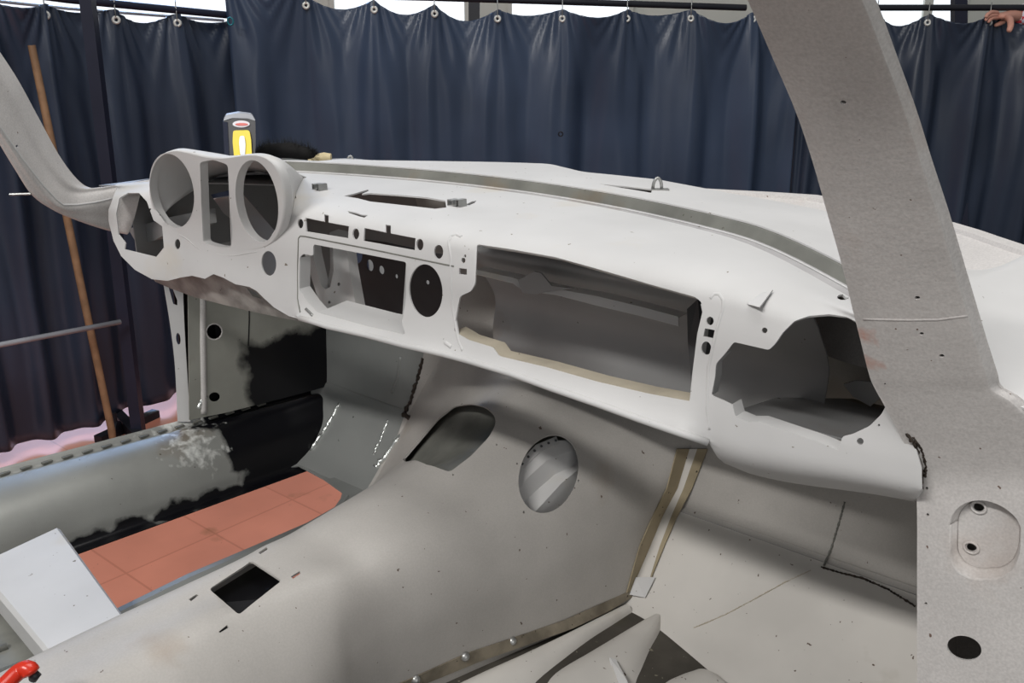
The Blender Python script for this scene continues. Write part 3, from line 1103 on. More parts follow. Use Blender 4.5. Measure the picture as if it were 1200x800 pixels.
ph = [recess_px, oval2, ell(988, 120, 3.6, 2.4, n=12), ell(1075, 349, 3.4, 2.2, n=12), ell(1080, 391, 2.8, 1.8, n=12), ell(1103.5, 417, 3.2, 2.1, n=12), ell(1037, 450, 1.3, 1.2, n=8), ell(1086, 572, 1.8, 1.8, n=8), ell(1087, 603, 1.8, 1.8, n=8), ell(1085, 707, 1.8, 1.6, n=8)]
pillar = cut('windscreen_pillar', PS, bd, [hits(PS, h) for h in ph], M['post'], shell, th=.0022, na=100, nb=30)
# turned side walls of the post
Lc = [PS.ev(i / 60, 0) for i in range(61)]
Rc = [PS.ev(i / 60, 1) for i in range(61)]
dep = [.045 if p.z > 1.22 else .045 + .06 * sm(1.22 - p.z, 0, .06) for p in Lc]
away = lambda p, d_: (p - CAM).normalized() * d_ + Vector((-.004, 0, 0))
mesh_from('pillar_side', *ribbon([Lc, [p + Vector((.004, d_, .0)) for p, d_ in zip(Lc, dep)]], .0018), M['post'], pillar)
mesh_from('pillar_side', *ribbon([Rc, [p + away(p, .012) for p in Rc], [p + away(p, d_) for p, d_ in zip(Rc, dep)]], .0018), M['post'], pillar)
mesh_from('pillar_back', *ribbon([[p + Vector((.004, d_, .0)) for p, d_ in zip(Lc, dep)], [p + away(p, d_) for p, d_ in zip(Rc, dep)]], .0018), M['post'], pillar)
def stain(m, c, rad, col):
    nt = m.node_tree
    b = nt.nodes['Principled BSDF']
    src = b.inputs['Base Color'].links[0].from_socket
    tc = nt.nodes.new('ShaderNodeTexCoord')
    vd = nt.nodes.new('ShaderNodeVectorMath')
    vd.operation = 'DISTANCE'
    vd.inputs[1].default_value = c
    nt.links.new(tc.outputs['Object'], vd.inputs[0])
    n = nt.nodes.new('ShaderNodeTexNoise')
    n.inputs['Scale'].default_value = 70
    n.inputs['Detail'].default_value = 6
    nt.links.new(tc.outputs['Object'], n.inputs['Vector'])
    q = nt.nodes.new('ShaderNodeMath')
    q.operation = 'MULTIPLY_ADD'
    q.inputs[1].default_value = rad * 2.6
    nt.links.new(n.outputs[0], q.inputs[0])
    nt.links.new(vd.outputs['Value'], q.inputs[2])
    r = nt.nodes.new('ShaderNodeMapRange')
    r.inputs['From Min'].default_value = rad * 2.1
    r.inputs['From Max'].default_value = rad * 1.3
    r.inputs['To Max'].default_value = .75
    nt.links.new(q.outputs[0], r.inputs['Value'])
    x = nt.nodes.new('ShaderNodeMix')
    x.data_type = 'RGBA'
    nt.links.new(r.outputs[0], x.inputs[0])
    nt.links.new(src, x.inputs[6])
    x.inputs[7].default_value = lin(col)
    nt.links.new(x.outputs[2], b.inputs['Base Color'])


stain(M['post'], PS.pt(1012, 395), .016, (190, 128, 108))
stain(M['post'], PS.pt(1022, 425), .012, (184, 134, 116))
# creases pressed across the pillar
bead('pressed_crease', PS, [(1012, 373), (1060, 374), (1100, 373.5), (1134, 369)], .0016, M['post'], pillar, inset=.93)
# pressed hinge recess
rp = [PS.pt(*p) for p in recess_px]
rc = sum(rp, Vector()) / len(rp)
nrm_ = Vector((0, 1, 0))
r1 = [rc + (p - rc) * .97 + nrm_ * .003 for p in rp]
r2 = [rc + (p - rc) * .90 + nrm_ * .010 + Vector((0, 0, .001)) for p in rp]
r3 = [rc + (p - rc) * .86 + nrm_ * .012 + Vector((0, 0, .001)) for p in rp]
m_ = len(rp)
mesh_from('hinge_recess', *ribbon([rp + [rp[0]], r1 + [r1[0]], r2 + [r2[0]], r3 + [r3[0]]], .0015), M['post'], pillar, sharp=0)
RS = Surf([[Vector((rc.x + x, rc.y + .012, rc.z + z)) for z in (-.07, 0, .07)] for x in (-.06, 0, .06)], 20, 20)
# unprojected holes in the recess floor
fl = [((p.x - rc.x + .06) / .12, (p.z - rc.z + .07) / .14) for p in r3]
cut('hinge_plate', RS, fl, [hits(RS, ell(1147, 594, 6.5, 5.5)), hits(RS, ell(1138.5, 641, 6, 5))], M['post'], pillar, th=.002, na=14, nb=14)
for (u, v) in ((1147, 594), (1138.5, 641)):
    c = RS.pt(u, v)
    ringp = [c + Vector((.0060 * cos(t), -.001, .0052 * sin(t))) for t in [2 * pi * k / 18 for k in range(18)]]
    mesh_from('hole_collar', *tube(ringp, .0012, 6, closed=True), M['post'], pillar, sharp=0)
# weld bead between dashboard end and post
def weld_line(pts, r, m, parent, seed=1, name='weld_bead', jit=.6):
    rr = random.Random(seed)
    path = []
    rad = []
    for a, b in zip(pts, pts[1:]):
        L = (b - a).length
        k = max(2, int(L / (r * 1.1)))
        for i in range(k):
            p = a.lerp(b, i / k)
            path.append(p + Vector((rr.uniform(-1, 1), rr.uniform(-1, 1), rr.uniform(-1, 1))) * r * jit * .6)
            rad.append(r * rr.uniform(.5, 1.25))
    return mesh_from(name, *tube(path, rad, 7), m, parent, sharp=0)


weld_line([PS.pt(*q) for q in [(1063, 508), (1072, 520), (1078, 540), (1081, 558), (1080, 576)]], .0019, M['weld'], pillar, 4)
weld_line([PS.pt(*q) for q in [(1070, 512), (1080, 526), (1085, 545), (1084, 560)]], .0012, M['weld'], pillar, 5)

# ---- far (left) windscreen pillar ----------------------------------------------------------
lpx = [  # outer edge, inner step, face top, face bottom along the pillar
    ((-95, -60), (-110, -10), (-112, 0), (-118, 10), -.215, -.60),
    ((-40, 25), (-48, 78), (-52, 88), (-58, 96), -.185, -.615),
    ((0, 84), (-2, 132), (-6, 144), (-12, 152), -.155, -.63),
    ((28, 134), (28, 178), (24, 188), (16, 196), -.125, -.645),
    ((55, 182), (52, 212), (49, 221), (38, 229), -.10, -.66),
    ((78, 211), (70, 228), (67, 240), (62, 246), -.085, -.67),
    ((96, 220), (88, 232), (85, 244), (84, 256), -.07, -.68),
    ((120, 219), (112, 229), (110, 240), (110, 265), -.05, -.685),
    ((146, 215), (138, 224), (136, 236), (132, 271), -.035, -.69),
    ((178, 210), (172, 218), (165, 226), (150, 274), -.02, -.66)]
rows = []
for a, b, c, d_, Y, X in lpx:
    A_ = P(a[0], a[1], X=X - .008)
    B_ = P(b[0], b[1], X=X + .004)
    C_ = P(c[0], c[1], X=X + .010)
    D_ = P(d_[0], d_[1], X=X - .01)
    rows.append([A_ + Vector((-.03, .035, -.008)), A_, A_.lerp(B_, .5) + Vector((-.002, 0, 0)), B_, C_, C_.lerp(D_, .5) + Vector((.003, 0, 0)), D_, D_ + Vector((-.05, .02, .0))])
LS = Surf(rows, 60, 42)
lp = cut('windscreen_pillar', LS, border(60, 42),
         [hits(LS, ell(20, 171, 1.5, 1.6, n=8))], M['post'], shell, th=.002, na=60, nb=42)
lp['label'] = 'far slanting windscreen pillar'
bead('seam_edge', LS, [(-6, 140), (25, 185), (50, 217), (66, 234), (74, 240), (90, 240), (112, 237), (134, 232)], .0018, M['dash'], lp, inset=.3)
# stub pin on the far pillar
q = P(36, 227, X=-.665)
mesh_from('stub_pin', *tube([q, q + Vector((-.02, -.025, 0))], .0022, 8), M['galv'], lp)

# ---- firewall / toe board -------------------------------------------------------------------
def fw_row(X):
    ex = max(0, X - .28)
    return [Vector((X, y, z)) for y, z in ((.40, 1.262), (.43, 1.15), (.43, .98), (.425, .86), (.42, .775), (.413, .760), (.37 - .10 * ex, .70), (.325 - .25 * ex, .655), (.285 - .4 * ex, .630))]


WS = Surf([fw_row(-.74 + i * .1) for i in range(16)], 60, 60)
bd2 = [(0, 0), (0, .25), (0, .5), (0, .75), (0, 1)] + [(i / 20, 1) for i in range(1, 20)] + [(1, 1), (1, .75), (1, .5), (1, .25), (1, 0)] + [(i / 20, 0) for i in range(19, 0, -1)]
bd_hi = lambda s, x0, x1, b0, b1: border(60, 50, x0, x1, b0, b1)
aF = lambda X: (X + .74) / 1.5
wsh = lambda px: hits(WS, px)
sx_ = wsh([(497, 412), (494, 425), (487, 450), (480, 472), (474, 486), (466, 510), (452, 535), (440, 556), (432, 572)])
aS, aE = sx_[0][0], sx_[-1][0]
fwo = [(k / 40 * aS, 0) for k in range(41)] + [(aS, sx_[0][1] * k / 20) for k in range(1, 20)] + sx_ + [(aE, sx_[-1][1] + (.999 - sx_[-1][1]) * k / 4) for k in (1, 2, 3, 4)] + [(aE * (1 - k / 40), .999) for k in range(1, 41)] + [(0, .999 * (1 - k / 40)) for k in range(1, 40)]
fwl = cut('firewall', WS, fwo, [wsh([(400, 280), (480, 298), (484, 336), (400, 325)])], M['raw'], shell, th=.0025, na=60, nb=60)
fwl['label'] = 'driver side firewall patch of newer grey steel'
def lit_holes():
    out = []
    for (u, v, a, b) in ((417, 298, 7, 11), (433.5, 311, 4, 7), (447, 316.5, 3, 5), (464.5, 324, 1.6, 2.8), (500, 332, 2, 2.6)):
        pass
    return out


FB = .625
fwi = [(aS + (1 - aS) * k / 60, 0) for k in range(60)] + [(1, FB * k / 30) for k in range(30)] + [(1 + (aE + .04 - 1) * k / 60, FB) for k in range(60)] + [(aE + .04 + (0) * k, FB + (.999 - FB) * k / 10) for k in range(10)] + [(aE, .999)] + sx_[::-1][1:] + [(aS, sx_[0][1] * (1 - k / 20)) for k in range(1, 20)]
fwr = cut('firewall', WS, fwi, [wsh([(488, 318), (512, 322), (512, 345), (488, 341)])], M['tunnel'], shell, th=.0025, na=60, nb=60)
fwr['label'] = 'passenger side firewall'
toe = cut('toe_board', WS, bd_hi(0, aF(.0), 1, .627, .999), [], M['toe'], shell, th=.0025, na=60, nb=60)
# seams and weld lines on it
weld_line([WS.pt(*q) for q in [(990, 588), (984, 610), (975, 640), (965, 664)]], .0016, M['channel'], toe, 9, 'weld_seam', .2)
weld_line([WS.pt(*q) for q in [(962, 664), (985, 671), (1010, 677), (1040, 690), (1074, 711)]], .0018, M['weld'], toe, 10, 'weld_seam', .3)
weld_line([WS.pt(*q) for q in [(950, 668), (920, 682), (880, 704), (850, 720), (812, 736)]], .0009, M['tan'], toe, 11, 'weld_seam', .8)

# ---- transmission tunnel --------------------------------------------------------------------
TS_ctl = [
    (-.75, [(-.16, .62), (-.13, .73), (-.075, .825), (-.01, .838), (.045, .832), (.11, .76), (.12, .62)]),
    (-.45, [(-.17, .62), (-.13, .73), (-.075, .832), (-.01, .845), (.055, .840), (.115, .77), (.12, .62)]),
    (-.30, [(-.20, .62), (-.13, .74), (-.065, .838), (0, .850), (.060, .843), (.125, .755), (.15, .62)]),
    (-.21, [(-.25, .62), (-.15, .74), (-.065, .838), (.005, .850), (.074, .843), (.118, .760), (.128, .62)]),
    (-.17, [(-.27, .62), (-.16, .74), (-.070, .837), (.005, .850), (.084, .842), (.110, .760), (.114, .62)]),
    (-.125, [(-.29, .62), (-.17, .735), (-.075, .833), (.005, .850), (.086, .838), (.112, .76), (.112, .62)]),
    (-.085, [(-.30, .62), (-.18, .73), (-.080, .833), (.0, .862), (.088, .843), (.120, .76), (.118, .62)]),
    (-.04, [(-.31, .62), (-.19, .72), (-.085, .834), (.0, .868), (.093, .846), (.132, .76), (.128, .62)]),
    (.08, [(-.35, .62), (-.215, .727), (-.108, .831), (-.01, .882), (.105, .850), (.158, .76), (.16, .62)]),
    (.20, [(-.38, .62), (-.25, .737), (-.132, .842), (-.02, .909), (.13, .866), (.19, .765), (.195, .625)]),
    (.30, [(-.39, .64), (-.27, .752), (-.142, .860), (-.02, .930), (.145, .884), (.210, .780), (.222, .64)]),
    (.37, [(-.40, .70), (-.29, .80), (-.155, .898), (-.02, .955), (.155, .908), (.220, .81), (.210, .70)]),
    (.42, [(-.40, .76), (-.31, .87), (-.19, .955), (-.02, .99), (.17, .955), (.245, .87), (.205, .74)]),
    (.435, [(-.40, .84), (-.33, .94), (-.22, 1.02), (-.02, 1.05), (.19, 1.02), (.27, .95), (.24, .80)])]
TS = Surf([[Vector((x, y, z)) for x, z in r] for y, r in TS_ctl], 110, 70)
shift_hole = rnd([(245, 690), (295, 657), (330, 680), (280, 720)], 4)
tun_holes = [shift_hole, [(221, 702), (230, 696), (233, 697), (224, 704)], [(303, 647), (312, 641), (314, 643), (305, 649)], [(341, 675), (351, 669), (352, 672), (343, 678)], [(256, 740), (266, 732), (268, 735), (258, 741)]]
h1 = rnd([(471, 540), (490, 518), (512, 492), (532, 476), (552, 473), (570, 477), (580, 486), (581, 497), (573, 512), (552, 534), (527, 553), (505, 545)], 5)
h2 = ell(643, 555, 34, 47, 0, 44, rot=radians(18))
tun_holes += [h1, h2, ell(582, 521, .9, 1.2, n=6), ell(606, 543, 1, 1.2, n=6), ell(678, 563, 1.2, 1.4, n=6), ell(657, 590, 1.2, 1.4, n=6), ell(614, 600, 1.2, 1.8, n=6), ell(531, 556, 1.1, 1.1, n=6), ell(565, 518, 1, 1, n=6)]
bdt = border(110, 60)
tunnel = cut('transmission_tunnel', TS, bdt, [hits(TS, h) for h in tun_holes], M['tunnel'], shell, th=.0025, na=110, nb=66)

# cross member seen through the right tunnel opening
def thru(name, px, z, m, parent, th=.01, dn=(0, 0, -1)):
    pass


dk = [TS.pt(u, v) + Vector((0, 0, -.022)) for u, v in ((225, 690), (310, 636), (360, 680), (265, 750))]
mesh_from('shift_hole_dark_box', *prism(dk, (0, 0, -.05)), M['black'], tunnel, smooth=False)  # added black box stands in for the dark below the shift hole
shl = []
for y, r in ((-.12, [(-.27, .62), (-.16, .71), (-.07, .78), (.0, .80), (.05, .62)]), (0, [(-.31, .62), (-.195, .70), (-.088, .775), (.0, .80), (.05, .62)]), (.08, [(-.34, .62), (-.208, .71), (-.095, .785), (.0, .82), (.05, .62)]),
             (.20, [(-.37, .62), (-.242, .722), (-.118, .795), (.0, .84), (.05, .62)]), (.30, [(-.38, .63), (-.26, .738), (-.126, .815), (.0, .86), (.05, .62)]), (.41, [(-.38, .72), (-.28, .82), (-.15, .89), (.0, .93), (.05, .72)])):
    shl.append([Vector((x, y, z)) for x, z in r])
SHS = Surf(shl, 30, 30)
cut('tunnel_dark_liner', SHS, border(30, 30), [], M['channel'], tunnel, th=.002, na=30, nb=30)  # added grey liner gives the left opening its dark inside, hides the ground
c0 = TS.pt(643, 555)
dv = (c0 - CAM).normalized()
def beyond(u, v, k):
    p = TS.pt(u, v)
    return p + (p - CAM).normalized() * (k * .55)


band = [[beyond(596, 575, .045), beyond(612, 545, .045), beyond(632, 525, .045), beyond(655, 516, .05), beyond(690, 514, .055)],
        [beyond(598, 590, .05), beyond(618, 560, .05), beyond(640, 540, .052), beyond(662, 530, .055), beyond(700, 526, .06)],
        [beyond(602, 600, .085), beyond(628, 575, .085), beyond(650, 556, .085), beyond(672, 545, .085), beyond(705, 540, .085)],
        [beyond(612, 615, .06), beyond(636, 590, .06), beyond(658, 566, .06), beyond(680, 548, .065), beyond(712, 548, .07)],
        [beyond(628, 628, .09), beyond(650, 602, .09), beyond(668, 580, .09), beyond(690, 560, .09), beyond(722, 560, .09)]]
gb = mesh_from('tunnel_cross_member', *ribbon(band, .002), M['dash'], shell, sharp=20)
fl_ = [[beyond(592, 572, .043), beyond(608, 542, .043), beyond(628, 521, .043), beyond(652, 511, .048)], [beyond(597, 578, .043), beyond(613, 549, .043), beyond(633, 529, .043), beyond(655, 519, .048)]]
mesh_from('spot_welded_flange', *ribbon(fl_, .0015), M['dash'], gb)
for k in range(8):
    t = k / 7
    a_, b_ = cr1(fl_[0], .12 + t * .85), cr1(fl_[1], .12 + t * .85)
    p = a_.lerp(b_, .5)
    dd = (CAM - p).normalized()
    mesh_from('spot_weld', *tube([p + dd * .0002, p + dd * .0022], .0022, 10), M['black'], gb)

# plug welds along the tunnel foot and stained flange
def foot_pt(u, v, k=.003):
    d_ = ray(u, v).normalized()
    q = TS.pt(u, v)
    g_ = P(u, v, Z=.640)
    if ((q - CAM) - d_ * (q - CAM).dot(d_)).length > .004 or (g_ - CAM).length < (q - CAM).length:
        q = g_
    return q - d_ * k


fl0 = [foot_pt(*q) for q in [(440, 813), (478, 797), (547, 766), (621, 741), (662, 726), (702, 708), (736, 693)]]
fl1 = [foot_pt(*q) for q in [(452, 818), (497, 802), (560, 776), (625, 753), (672, 736), (712, 717), (742, 699)]]
mesh_from('tunnel_foot_flange', *ribbon([fl0, fl1], .002), M['flange'], tunnel)
for u, v in ((487, 796), (545, 769), (600, 751), (652, 735)):
    c = foot_pt(u, v, .005)
    n_ = (CAM - c).normalized()
    mesh_from('plug_weld', *tube([c - n_ * .002, c + n_ * .001, c + n_ * .003], [.0072, .0062, .003], 12), M['galv'], tunnel, sharp=0)

# brown seam between tunnel and toe board, with the bright overlap strip
sx = [(745, 694), (752, 672), (766, 640), (783, 606), (800, 570), (812, 540), (818, 524)]
def nearest_pt(u, v):
    c_ = [TS.pt(u, v), WS.pt(u, v)]
    d_ = ray(u, v).normalized()
    ok = [q for q in c_ if ((q - CAM) - d_ * (q - CAM).dot(d_)).length < .004] or c_
    q = min(ok, key=lambda q: (q - CAM).length)
    return q + (CAM - q).normalized() * .0045


seam_v = (694, 672, 640, 606, 572, 526)
seam_l, seam_m, seam_n, seam_r = ([(u, v) for u, v in zip(us, seam_v)] for us in ((735, 741, 750, 765, 782, 794), (741, 749, 762, 776, 794, 808), (757, 763, 773, 786, 801, 817), (758, 765, 778, 793, 811, 829)))
sx = seam_m
ss = [nearest_pt(*q) for q in sx]
sa, sb, sb2, sc_ = ([nearest_pt(*q) for q in l] for l in (seam_l, seam_m, seam_n, seam_r))
mesh_from('sealed_seam', *ribbon([sa, sb], .002), M['seam'], shell)
sm_ = [nearest_pt(u, v) for u, v in [(742, 699), (748, 701), (753, 696), (758, 690), (762, 682)]]
mesh_from('overlap_strip', *ribbon([sb, sb2], .002), M['toe'], shell)
mesh_from('sealed_seam', *ribbon([sb2, sc_], .002), M['seam'], shell)
mesh_from('overlap_tab', *ribbon([[nearest_pt(745, 676), nearest_pt(739, 697)], [nearest_pt(768, 676), nearest_pt(756, 700)]], .002), M['dash'], shell)

# ---- passenger floor --------------------------------------------------------------------------
FZ = .630
FLS = Surf([[Vector((x, y, FZ)) for y in (-.7, -.3, 0, .29)] for x in (.09, .3, .5, .75)], 30, 30, lin=True)
pf = cut('floor_pan', FLS, [(0, 0), (.5, 0), (1, 0), (1, .5), (1, 1), (.5, 1), (0, 1), (0, .5)], [], M['floorpan'], shell, th=.003, na=20, nb=20)


def rib(pxL, pxR, h, m, name='floor_rib'):
    A_ = [P(u, v, Z=FZ) for u, v in pxL]
    B_ = [P(u, v, Z=FZ) for u, v in pxR]
    top = [[a.lerp(b, t) + Vector((0, 0, h * z * (sin(pi * min(max((i + .5) / len(A_), 0), 1)) ** .3))) for i, (a, b) in enumerate(zip(A_, B_))] for t, z in ((0, 0.02), (.12, .55), (.3, .95), (.5, 1), (.7, .95), (.88, .55), (1, .02))]
    S = Surf([[top[k][i] for k in range(7)] for i in range(len(A_))], 24, 14)
    vs = [p for r in S.g for p in r]
    fs = [(i * 15 + j, i * 15 + j + 1, (i + 1) * 15 + j + 1, (i + 1) * 15 + j) for i in range(24) for j in range(14)]
    return mesh_from(name, vs, fs, m, pf, sharp=0)


rib([(500, 820), (548, 796), (604, 773), (652, 752), (698, 729), (731, 711)], [(600, 834), (628, 799), (666, 768), (693, 748), (718, 732), (741, 717)], .014, M['toe'])
rib([(632, 818), (650, 790), (690, 765), (725, 745), (752, 730), (765, 724)], [(740, 830), (745, 800), (752, 783), (762, 760), (772, 742), (777, 728)], .016, M['toe'])
rib([(770, 815), (780, 800), (800, 790), (815, 785)], [(900, 860), (880, 840), (868, 815), (850, 800)], .012, M['toe'])
cz = P(720, 795, Z=FZ)
gus = [P(714, 772, Z=FZ + .02), P(722, 775, Z=FZ + .02), P(735, 800, Z=FZ + .02), P(745, 830, Z=FZ + .01), P(735, 830, Z=FZ), P(722, 800, Z=FZ)]
mesh_from('floor_gusset', *prism(gus, (-.002, .003, .001)), M['dash'], pf, smooth=False)

# inner side of the passenger footwell, closing the right of it
side = [[Vector((.735, .09, z)) for z in (.60, .8, 1.1)], [Vector((.72, .25, z)) for z in (.60, .8, 1.1)], [Vector((.70, .43, z)) for z in (.60, .8, 1.1)]]
mesh_from('footwell_side', *ribbon(side, .002), M['post'], shell)
# near sill stub under the hinge post
mesh_from('near_sill', *prism([(.74, -.7, .63), (.90, -.7, .60), (.90, -.7, .50), (.70, -.7, .50), (.70, -.7, .62)], (0, .9, 0)), M['post'], shell, smooth=False)

# ---- driver side: sill, side panel, flange, cross member, floor strip -----------------------------
def sill_row(Y):
    xo = -.80 + .155 * (Y + .24)
    xi = -.655 + .09 * (Y + .2)
    xo = min(xo, xi - .07)
    return [Vector(p) for p in ((xo - .012, Y, .60), (xo - .010, Y, .70), (xo - .004, Y, .746), (xo, Y, .748), (xo + .004, Y, .744), (xo + .012, Y, .737), (xo + .03, Y, .742), (xo + (xi - xo) * .5, Y, .738), (xi - .035, Y, .722), (xi - .012, Y, .695), (xi, Y, .655), (xi + .005, Y, .625), (xi + .03, Y, .622))]


SS = Surf([sill_row(-.80 + .1 * i) for i in range(15)], 84, 60)
sill = cut('inner_sill', SS, bd_hi(0, 0, 1, 0, 1), [], M['sill'], shell, th=.002, na=80, nb=60)
# spot weld notches along the sill flange
for k in range(26):
    Y = -.62 + k * .036
    r_ = sill_row(Y)
    c = (r_[4] + r_[5]) / 2 + Vector((.0, 0, .0015))
    mesh_from('weld_notch', *box(c, (.007, .019, .003)), M['channel'], sill, smooth=False)

IPX = Surf([[Vector((-.715 + .06 * sm(y, .0, .5), y, z)) for z in (.70, .8, .95, 1.1, 1.2)] for y in (.0, .1, .2, .3, .4, .5)], 50, 40)
ip_out = [(220, 325), (221, 400), (222, 492), (262, 484), (330, 467), (385, 452), (402, 440), (420, 380), (350, 360), (300, 345), (255, 335)]
ip = cut('hinge_post_side_panel', IPX, hits(IPX, ip_out), [hits(IPX, ell(251, 388.5, 9, 9)), hits(IPX, ell(251.5, 465, 6.5, 5.5)), hits(IPX, ell(240, 350, 1.2, 1.8, n=8)), hits(IPX, ell(247, 351, 1, 1.4, n=8)), hits(IPX, ell(253, 353, 1, 1.8, n=8))], M['sidepanel'], shell, th=.002, na=50, nb=40)
bead('pressed_ridge', IPX, [(237, 338), (237, 400), (238, 455), (238, 484)], .008, M['post'], ip, inset=.55)
bead('panel_seam', IPX, [(292, 350), (292, 375), (291, 405)], .0015, M['black'], ip, inset=.2)
mesh_from('post_dark_backing', *ribbon([[Vector((-.745, .125, .74)), Vector((-.745, .125, 1.03))], [Vector((-.765, .22, .74)), Vector((-.765, .22, 1.03))], [Vector((-.745, .25, .72)), Vector((-.745, .25, 1.05))]], .002), M['black'], ip, smooth=False)  # added black backing stands in for the dark behind the panel holes
bead('hole_collar', IPX, ell(251, 388.5, 9.5, 9.5, n=14), .0016, M['post'], ip, closed=True, dens=2)
bead('brass_weld', IPX, [(232, 478), (236, 470), (241, 463)], .006, M['bright'], ip)
fp = [P(193, 328, X=-.745), P(212, 332, X=-.735), P(215, 380, X=-.735), P(219, 430, X=-.735), P(222, 490, X=-.735), P(208, 492, X=-.748), P(205, 430, X=-.748), P(199, 378, X=-.748)]
FPS = Surf([[P(190, 322, X=-.745), P(199, 378, X=-.745), P(205, 430, X=-.745), P(208, 494, X=-.745)], [P(214, 322, X=-.733), P(216, 378, X=-.733), P(219, 430, X=-.733), P(223, 494, X=-.733)]], 8, 30)
cut('door_post_flange', FPS, border(4, 30), [hits(FPS, ell(209, 397, 2.6, 7, .1, 16)), hits(FPS, [(197, 334), (201, 334), (208, 352), (208, 358), (203, 356)])], M['dash'], shell, th=.003, na=8, nb=30)
# weld seams of the new toe panel
weld_line([WS.pt(*q) for q in [(496, 420), (489, 446), (483, 465), (474, 484)]], .0040, M['weld'], fwl, 21)
weld_line([WS.pt(*q) for q in [(474, 484), (480, 492), (486, 484)]], .006, M['weld'], fwl, 22)
weld_line([WS.pt(*q) for q in [(482, 492), (475, 506), (470, 520)]], .0032, M['seam'], fwl, 23)
weld_line([WS.pt(*q) for q in [(470, 511), (460, 524), (449, 538), (436, 552)]], .007, M['bright'], fwl, 24, 'ground_weld')
weld_line([WS.pt(*q) for q in [(455, 492), (446, 515), (437, 534)]], .0035, M['bright'], fwl, 26, 'ground_weld')
weld_line([WS.pt(*q) for q in [(398, 472), (390, 488), (378, 508), (362, 530)]], .0045, M['bright'], fwl, 25, 'ground_weld')
# pressed swage
bead('pressed_ridge', WS, [(470, 418), (467, 440), (460, 460)], .004, M['raw'], fwl)

# strip of floor left along the tunnel
fsn = [P(u, v, Z=.632) for u, v in [(120, 722), (140, 711), (220, 672), (300, 638), (360, 612), (392, 594), (403, 578)]]
fsf = [Vector((p.x + .12 + .0, p.y - .03, .634)) for p in fsn]
mesh_from('floor_strip', *ribbon([[p + Vector((0, 0, -.018)) for p in fsn], fsn, [p + Vector((.018, -.004, .004)) for p in fsn], [p + Vector((.028, -.006, -.002)) for p in fsn], fsf], .002), M['raw'], shell, sharp=25)
# floor remnant closing the front of the hole
c1 = [P(u, v, Z=.628) for u, v in [(335, 548), (350, 546), (378, 561), (405, 574), (425, 584)]]
mesh_from('floor_remnant', *ribbon([c1, [p + Vector((0, .07, .012)) for p in c1]], .002), M['raw'], shell)

mesh_from('floor_remnant', *ribbon([[P(u, v, Z=.6335) for u, v in ((380, 562), (410, 555), (440, 552))], [P(u, v, Z=.6335) for u, v in ((401, 577), (425, 585), (450, 590))], [P(u, v, Z=.6335) for u, v in ((396, 594), (420, 605), (450, 620))]], .002), M['raw'], shell)


# seat cross member at the bottom left
ZM = .700
fe = [P(62, 617, Z=ZM), P(158, 738, Z=ZM)]
A0 = P(74, 622, Z=ZM)
B0 = P(160, 740, Z=ZM)
A1 = P(-30, 640, Z=ZM)
B1 = P(75, 785, Z=ZM)
ext = (B0 - A0).normalized()
bk = (A0 - B0).normalized()
Lr = P(0, 699, Z=ZM)
Rr = P(68, 780, Z=ZM)
dr = (Rr - Lr).normalized()
A1 = Lr - dr * .12
B1 = Rr + dr * .10
A0e, B0e = A0 - ext * .02, B0 + ext * .10
dwn = Vector((0, 0, -.038))
cmr = mesh_from('seat_cross_member', *ribbon([[A0e + dwn, B0e + dwn], [A0e + Vector((0, 0, -.006)), B0e + Vector((0, 0, -.006))], [A0e + (A1 - A0e) * .04, B0e + (B1 - B0e) * .04], [A1 + (A0e - A1) * .04, B1 + (B0e - B1) * .04], [A1 + Vector((0, 0, -.006)), B1 + Vector((0, 0, -.006))], [A1 + dwn, B1 + dwn]], .002), M['dash'], shell, sharp=30)
# rear floor with ribbed panel glimpsed in the corner
rf = [[A1 + Vector((-.25, -.25, -.038)), B1 + Vector((.05, -.25, -.038))], [A1 + dwn, B1 + dwn]]
rfo = mesh_from('rear_floor', *ribbon(rf, .002), M['channel'], shell)
for k in range(6):
    t = .2 + k * .13
    a_ = A1.lerp(B1, t) + Vector((0, 0, -.037))
    mesh_from('pressed_ridge', *tube([a_ + Vector((-.01, -.02, 0)), a_ + Vector((-.03, -.16, 0))], .006, 8), M['channel'], rfo, sharp=0)

# ---- inside the dashboard: plenum, rail, column bracket ---------------------------------------
plen = [[Vector((x, y, z)) for y, z in ((.14, 1.272), (.20, 1.25), (.205, 1.225), (.17, 1.205), (.19, 1.18), (.235, 1.12), (.23, 1.06), (.25, 1.0), (.33, .95))] for x in (.0, .18, .36, .53)]
PL = Surf(plen, 30, 50)
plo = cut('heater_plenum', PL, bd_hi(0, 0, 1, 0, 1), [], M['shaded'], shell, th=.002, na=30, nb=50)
rl = [[P(558, 316, Y=.155), P(600, 325, Y=.155), P(612, 329, Y=.155), P(650, 338, Y=.155), P(700, 347, Y=.155), P(750, 359, Y=.155), P(795, 371, Y=.155)],
      [P(558, 321, Y=.150), P(600, 331, Y=.150), P(612, 340, Y=.150), P(650, 345, Y=.150), P(700, 358, Y=.150), P(750, 370, Y=.150), P(795, 382, Y=.150)]]
rlo = mesh_from('cross_rail', *ribbon([[p + Vector((0, .02, .001)) for p in rl[0]], rl[0], rl[1]], .002), M['dash'], shell, sharp=25)
brk = [P(607, 328, Y=.146), P(626, 318, Y=.146), P(634, 320, Y=.146), P(646, 335, Y=.146), P(672, 338, Y=.146), P(640, 342, Y=.146), P(628, 345, Y=.146), P(612, 343, Y=.146)]
mesh_from('rail_bracket', *prism(brk, (0, .003, 0)), M['shaded'], rlo, smooth=False)
